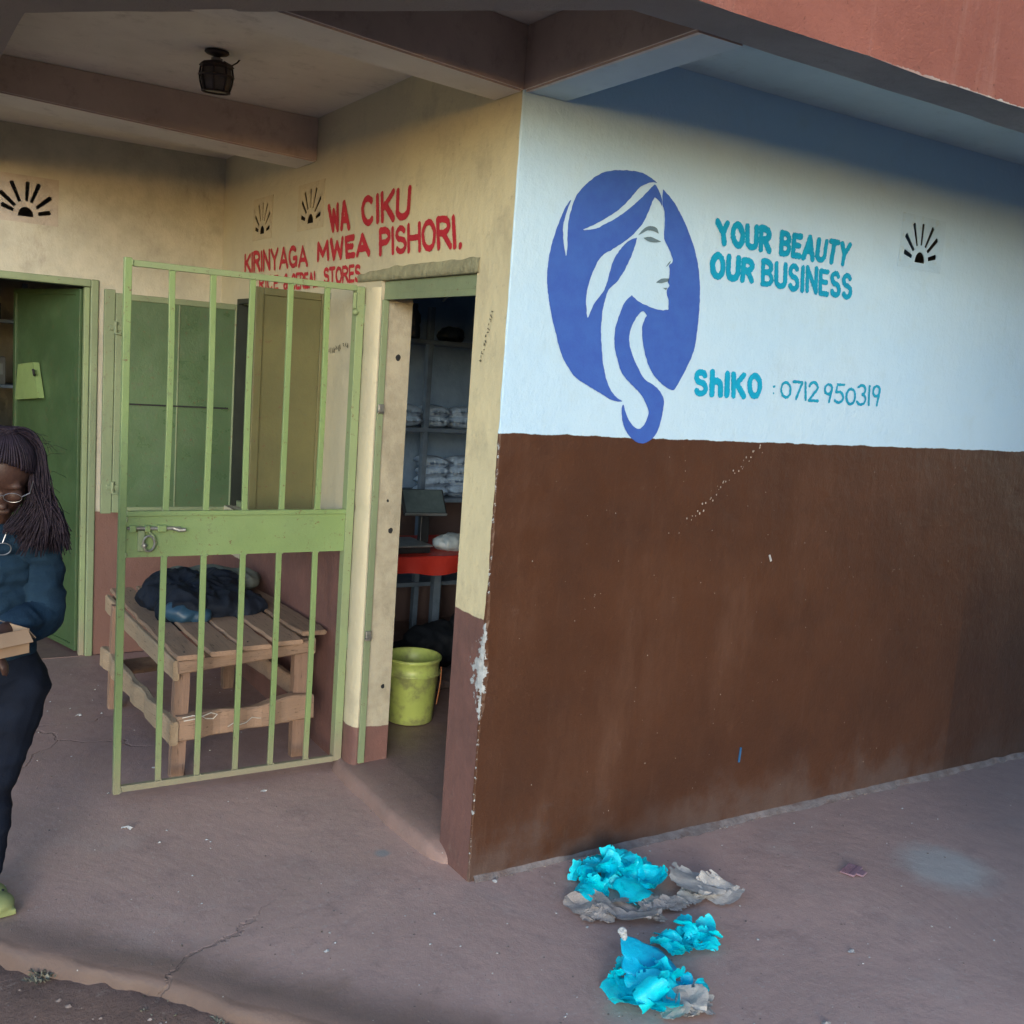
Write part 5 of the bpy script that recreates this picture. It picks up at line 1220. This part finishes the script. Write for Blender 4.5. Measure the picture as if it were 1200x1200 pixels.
weed('larger dusty grey weed tuft below the pavement edge at the photo bottom', (-1.01,-.165,-.062), 170, .07, 2)
weed('thin green weed tuft at the crumbled pavement edge, rightmost of the tufts', (-.885,-.31,-.05), 70, .04, 3)
cb.scale = (1.35, 1.35, 1.2)

# ================================================================== PERSON
per = empty('person', (-1.40, .53, 0), 0, 'woman with long dark braids, navy jumper and black leggings, head bowed over a carton', 'person')
PO = Vector((-1.40, .53, 0))
def pr_(v): return Vector(v)-PO
M['skin'] = simple('dark_brown_skin', (.062,.032,.025), (.048,.025,.020), 12, .5, .0006, 200, spec=.35)
M['jumper'] = simple('navy_knit_jumper', (.016,.040,.072), (.010,.026,.050), 14, .92, .0025, 230, spec=.12)
M['leggings'] = simple('black_navy_leggings', (.009,.014,.028), (.006,.009,.018), 10, .85, .001, 200, spec=.15)
M['hair'] = simple('dark_braids', (.024,.016,.027), (.013,.009,.015), 60, .65, .0015, 150, spec=.25)
H = Vector((-1.348,.415,1.300))                      # centre of the skull, bowed forward
hr = Matrix.Rotation(R(-14), 3, 'Z') @ Matrix.Rotation(R(36), 3, 'X')     # head local: -Y is the face, Z is up
hp_ = lambda x, y, z: H+hr @ Vector((x, y, z))
bm = bmesh.new()
def pb_(c, r_, s_=(1,1,1), rot=hr, sub=3): ball(bm, tuple(pr_(c)), r_, sub, s_, rot)
pb_(hp_(0,.012,.022), .083, (.90,1.10,1.02)); pb_(hp_(0,-.028,-.040), .058, (.95,.95,1.15)); pb_(hp_(0,-.045,-.085), .030, (1.1,.9,.8))
pb_(hp_(0,-.082,-.028), .013, (.8,.9,1.7)); pb_(hp_(0,-.092,-.045), .012, (1.3,.9,.85))
for s_ in (-1, 1):
    pb_(hp_(.030*s_,-.062,-.028), .024, (1,.8,.9)); pb_(hp_(.031*s_,-.068,.012), .016, (1.5,.7,.6)); pb_(hp_(.076*s_,.005,-.018), .018, (.35,.8,1.35))
pb_(hp_(0,-.083,-.070), .012, (1.8,.8,.55)); pb_(hp_(0,-.081,-.079), .011, (1.6,.8,.6))
NK = Vector((-1.375,.50,1.155)); CH = Vector((-1.385,.53,1.02)); WA_ = Vector((-1.375,.555,.83)); PV = Vector((-1.375,.56,.69))
def L3(a, b, ra, rb): limb(bm, tuple(pr_(a)), tuple(pr_(b)), ra, rb)
L3(hp_(0,.035,-.045), NK, .047, .050)
SL, SR = Vector((-1.245,.515,1.06)), Vector((-1.525,.515,1.06)); EL, ER = Vector((-1.232,.505,.855)), Vector((-1.55,.49,.86)); WL, WR = Vector((-1.355,.325,.868)), Vector((-1.44,.31,.85))
def torso(k, bm_):
    for c, r_, s_ in ((CH, .112, (1.12,.80,.9)), ((CH+WA_)/2, .10, (1.12,.85,1.1)), (WA_, .098, (1.15,.85,1)), (PV, .112, (1.28,.95,.95)), (NK-Vector((0,0,.055)), .07, (1.5,.85,.6))):
        ball(bm_, tuple(pr_(c)), r_+k, 3, s_)
torso(0, bm)
for S_, E_, W_ in ((SL, EL, WL), (SR, ER, WR)):
    L3(NK-Vector((0,0,.05)), S_, .045, .050); L3(S_, E_, .048, .040); L3(E_, W_, .039, .024)
HL, HR_ = Vector((-1.300,.55,.64)), Vector((-1.455,.55,.64)); KL, KR = Vector((-1.365,.515,.345)), Vector((-1.50,.53,.345)); AL, AR = Vector((-1.375,.52,.06)), Vector((-1.515,.56,.06))
for h_, k_, a_ in ((HL, KL, AL), (HR_, KR, AR)):
    L3(PV, h_, .10, .095); L3(h_, (h_*.45+k_*.55), .094, .072); L3(h_*.45+k_*.55, k_, .072, .052); L3(k_, k_*.6+a_*.4, .050, .052); L3(k_*.6+a_*.4, a_, .050, .030); L3(a_, a_+Vector((.01,-.10,-.03)), .028, .022)
# hands: palm, four fingers of unequal length and a thumb, closed round the ends of the carton
for sg, W_ in ((1, WL), (-1, WR)):
    palm = W_+Vector((-.030*sg,-.030,-.022)); L3(W_, palm, .023, .026); pb_(palm, .030, (.9,1.05,.62), Matrix.Identity(3))
    for i in range(4):
        b0 = palm+Vector((-.012*sg,-.020+.0145*(1.5-i)*.8,-.008+.006*i)); l_ = (.030,.036,.034,.027)[i]
        p1 = b0+Vector((-.6*sg,-.55,-.25)).normalized()*l_; p2 = p1+Vector((-.45*sg,-.3,-.8)).normalized()*l_*.8; p3 = p2+Vector((-.1*sg,.25,-.9)).normalized()*l_*.6
        off_ = Vector((0,.0,-.013*(i-1.5))); 
        L3(b0+off_*.3, p1+off_, .0088, .0080); L3(p1+off_, p2+off_, .0080, .0072); L3(p2+off_, p3+off_, .0072, .0062)
    t0 = palm+Vector((.008*sg,-.012,.018)); t1 = t0+Vector((-.012*sg,-.028,.012)); L3(t0, t1, .011, .0095); L3(t1, t1+Vector((-.016*sg,-.020,-.004)), .0093, .0075)
remesh('body', bm, M['skin'], per, .0052, 3)
# jumper
bm = bmesh.new()
for c, r_, s_ in ((CH, .122, (1.12,.84,.95)), ((CH+WA_)/2, .113, (1.14,.90,1.15)), (WA_+Vector((0,0,-.03)), .112, (1.18,.92,1.1)), (NK-Vector((0,0,.060)), .082, (1.5,.92,.62))): ball(bm, tuple(pr_(c)), r_, 3, s_)
for S_, E_, W_ in ((SL, EL, WL), (SR, ER, WR)):
    L3(NK-Vector((0,0,.06)), S_, .056, .060); L3(S_, E_, .060, .053); L3(E_, E_*.25+W_*.75, .052, .040)
def knit(co):
    return .006*(1-2*abs(mn.noise(Vector((co.x*7, co.y*7, co.z*16)))))*1.6+.006*(1-2*abs(mn.noise(Vector((co.x*15+4, co.y*15, co.z*24)))))+.003*mn.noise(co*40)
remesh('jumper', bm, M['jumper'], per, .0065, 5, knit)
# leggings
bm = bmesh.new(); ball(bm, tuple(pr_(PV)), .118, 3, (1.28,.98,.95)); ball(bm, tuple(pr_(WA_-Vector((0,0,.06)))), .104, 3, (1.18,.90,.8))
for h_, k_, a_ in ((HL, KL, AL), (HR_, KR, AR)):
    L3(PV, h_, .104, .100); L3(h_, (h_*.45+k_*.55), .099, .077); L3(h_*.45+k_*.55, k_, .077, .056); L3(k_, k_*.6+a_*.4, .054, .056); L3(k_*.6+a_*.4, a_+Vector((0,0,.01)), .055, .035)
remesh('leggings', bm, M['leggings'], per, .0065, 5, lambda co: .006*(1-2*abs(mn.noise(Vector((co.x*8, co.y*8, co.z*15))))))
# lime clogs
M['clog'] = simple('lime_clog_foam', (.27,.31,.13), (.22,.26,.11), 9, .6)
for a_ in (AL, AR):
    e = empty('shoe', tuple(pr_(a_)), R(8) if a_ is AL else R(-12)); e.parent = per
    bm = bmesh.new()
    for c, r_, s_ in (((.0,-.115,-.030), .044, (1.05,1.15,.62)), ((0,-.06,-.028), .043, (.95,1.3,.75)), ((0,.01,-.032), .038, (.95,1.2,.65))): ball(bm, c, r_, 3, s_)
    box(bm, (-.040,-.160,-.059), (.040,.048,-.040)); remesh('shoe_upper', bm, M['clog'], e, .004, 5)
    for k in range(6):
        bm = bmesh.new(); ball(bm, ((k%3-1)*.020, -.090-.028*(k//3), -.003-.004*(abs(k%3-1))-.006*(k//3)), .0055, 2, (1,1,.5)); fin('vent_hole', bm, M['void'], e)
# hair: close cornrows over the skull, gathered at the crown, long loose twists falling to one side
e_h = empty('hair', (0,0,0)); e_h.parent = per
bm = bmesh.new()
ball(bm, tuple(pr_(hp_(0,.020,.030))), .089, 3, (.92,1.08,1.02), hr)
for v in [v for v in bm.verts if (hr.inverted() @ (v.co+PO-H)).y < -.022 and (hr.inverted() @ (v.co+PO-H)).z < .082]: bm.verts.remove(v)
fin('scalp', bm, M['hair'], e_h, True)
rh = random.Random(4); bm = bmesh.new(); CR = (.012,.045,.112)
for i in range(36):                       # cornrows: forehead and temples to the crown
    a = math.pi*(i+.5+rh.uniform(-.25,.25))/36; pts = []
    s0 = Vector((.080*math.cos(a), -.052*math.sin(a)-.004, .084-.074*abs(math.cos(a))**2+rh.uniform(-.004,.004)))
    for t in np.linspace(0, 1, 9):
        p = s0.lerp(Vector(CR), t); q = Vector((p.x/.083, (p.y-.020)/.097, (p.z-.030)/.092)); q.normalize(); q = Vector((q.x*.084, q.y*.098+.020, q.z*.093+.030)); pts.append(tuple(pr_(H+hr @ q)))
    tube(bm, pts, [rh.uniform(.0025,.0038)]*9, 6)
o = fin('cornrows', bm, M['hair'], e_h, True); o['kind'] = 'stuff'
bm = bmesh.new(); crown = H+hr @ Vector(CR)
for i in range(640):
    # over the crown, then down beside the face and onto the shoulder at the picture's right
    u = rh.random(); v = rh.random()
    p0 = crown+Vector((rh.uniform(-.045,.012), rh.uniform(-.03,.03), rh.uniform(-.012,.010)))
    side = H+Vector((.052+.042*u, -.035+.10*v, .070+rh.uniform(-.02,.02)))
    mid = H+Vector((.060+.052*u, -.045+.10*v+rh.uniform(-.01,.01), -.03+rh.uniform(-.02,.02)))
    end = H+Vector((.025+.145*rh.random()**.8, -.060+.11*v, -.165-.06*rh.random()+rh.uniform(-.02,.02)))
    if rh.random() < .25: end = H+Vector((-.01+.08*rh.random(), -.055+.04*v, -.150-.02*rh.random()))
    P_ = [p0, p0.lerp(side, .5)+Vector((.004,0,.020)), side, mid, mid.lerp(end, .55)+Vector((.012,0,0)), end]
    pts = []
    for k in range(len(P_)-1):
        for t in (0, .33, .66): 
            a, b, c, d = P_[max(0,k-1)], P_[k], P_[k+1], P_[min(len(P_)-1,k+2)]
            pts.append(.5*((2*b)+(c-a)*t+(2*a-5*b+4*c-d)*t*t+(3*b-a-3*c+d)*t**3))
    pts.append(P_[-1]); n_ = len(pts)
    pts = [pr_(p)+Vector((.004*mn.noise(Vector((i, k*.5, 0))), .004*mn.noise(Vector((i, k*.5, 9))), 0)) for k, p in enumerate(pts)]
    tube(bm, pts, [(.0017+.0018*((i*37)%11)/11)*(1-.5*k/n_) for k in range(n_)], 4)
for i in range(70):                       # loose flyaway hairs
    a = H+Vector((rh.uniform(.0,.10), rh.uniform(-.05,.05), rh.uniform(-.18,.11))); d = Vector((rh.uniform(.1,1), rh.uniform(-.6,.3), rh.uniform(-1,.3))).normalized()*rh.uniform(.03,.075)
    tube(bm, [pr_(a), pr_(a+d*.5+Vector((0,0,.012))), pr_(a+d)], .0006, 3)
o = fin('braids', bm, M['hair'], e_h, True); o['kind'] = 'stuff'
bm = bmesh.new()
for i in range(60):                       # the band of braids pulled back across the top
    s_ = rh.uniform(-1, 1); p0 = crown+Vector((.02, s_*.022, .004)); p1 = hp_(-.075+rh.uniform(-.01,.01), .01+s_*.035, .075); pm_ = hp_(-.03, .02+s_*.03, .118+rh.uniform(-.004,.004))
    tube(bm, [pr_(p0), pr_(p0.lerp(pm_, .6)+Vector((0,0,.006))), pr_(pm_), pr_(pm_.lerp(p1, .6)+Vector((-.004,0,.008))), pr_(p1)], .004, 5)
o = fin('hair_band', bm, M['hair'], e_h, True); o['kind'] = 'stuff'
# spectacles
M['wire'] = simple('silver_wire', (.40,.40,.41), None, 9, .4, metal=.8)
e_g = empty('glasses', (0,0,0)); e_g.parent = per
for s_ in (-1, 1):
    bm = bmesh.new(); tube(bm, [tuple(pr_(hp_(.032*s_+.023*math.cos(t), -.097, -.004+.017*math.sin(t)))) for t in np.linspace(0, 6.2832, 25)], .0009, 6, False); fin('lens_rim', bm, M['wire'], e_g)
    bm = bmesh.new(); tube(bm, [tuple(pr_(hp_(.055*s_,-.096,0))), tuple(pr_(hp_(.074*s_,-.085,.004))), tuple(pr_(hp_(.080*s_,.0,.002)))], .0014, 6); fin('temple_arm', bm, M['wire'], e_g)
bm = bmesh.new(); tube(bm, [tuple(pr_(hp_(-.010,-.097,.003))), tuple(pr_(hp_(0,-.101,.006))), tuple(pr_(hp_(.010,-.097,.003)))], .0013, 6); fin('bridge', bm, M['wire'], e_g)
bm = bmesh.new(); cN = Vector((-1.352,.405,1.085))
tube(bm, [tuple(pr_(cN+Vector((.022*math.cos(t), -.006*math.sin(t), .018*math.sin(t))))) for t in np.linspace(0, 6.2832, 25)], .0016, 6, False)
tube(bm, [tuple(pr_(cN+Vector((.0,0,.018)))), tuple(pr_(cN+Vector((.012,.005,.050))))], .0016, 6); fin('necklace', bm, M['wire'], per)
# the carton she holds
ct = empty('carton', (-1.392,.285,.822), R(28), 'small open tan carton held in front of the woman', 'carton')
M['card'] = simple('tan_cardboard', (.36,.25,.165), (.30,.205,.135), 8, .8, .0006, 120)
bm = bmesh.new(); s_ = .068; h_ = .068
vs = {}
for (a, b, c, d) in ((-s_,-s_,s_,-s_), (s_,-s_,s_,s_), (s_,s_,-s_,s_), (-s_,s_,-s_,-s_)):
    bm2 = None
box(bm, (-s_,-s_,0), (s_,s_,.003)); box(bm, (-s_,-s_,.0031), (s_,-s_+.003,h_)); box(bm, (-s_,s_-.003,.0031), (s_,s_,h_)); box(bm, (-s_,-s_+.0031,.0031), (-s_+.003,s_-.0031,h_)); box(bm, (s_-.003,-s_+.0031,.0031), (s_,s_-.0031,h_))
fin('carton_body', bm, M['card'], ct)
bm = bmesh.new(); box(bm, (s_+.0005,-s_+.005,h_-.004), (s_+.040,s_-.005,h_-.001), rot=Matrix.Rotation(R(50), 3, 'Y'), org=(s_,0,h_)); fin('carton_flap', bm, M['card'], ct)
bm = bmesh.new(); box(bm, (-s_+.005,-s_-.040,h_-.004), (s_-.005,-s_-.0005,h_-.001), rot=Matrix.Rotation(R(50), 3, 'X'), org=(0,-s_,h_)); fin('carton_flap', bm, M['card'], ct)
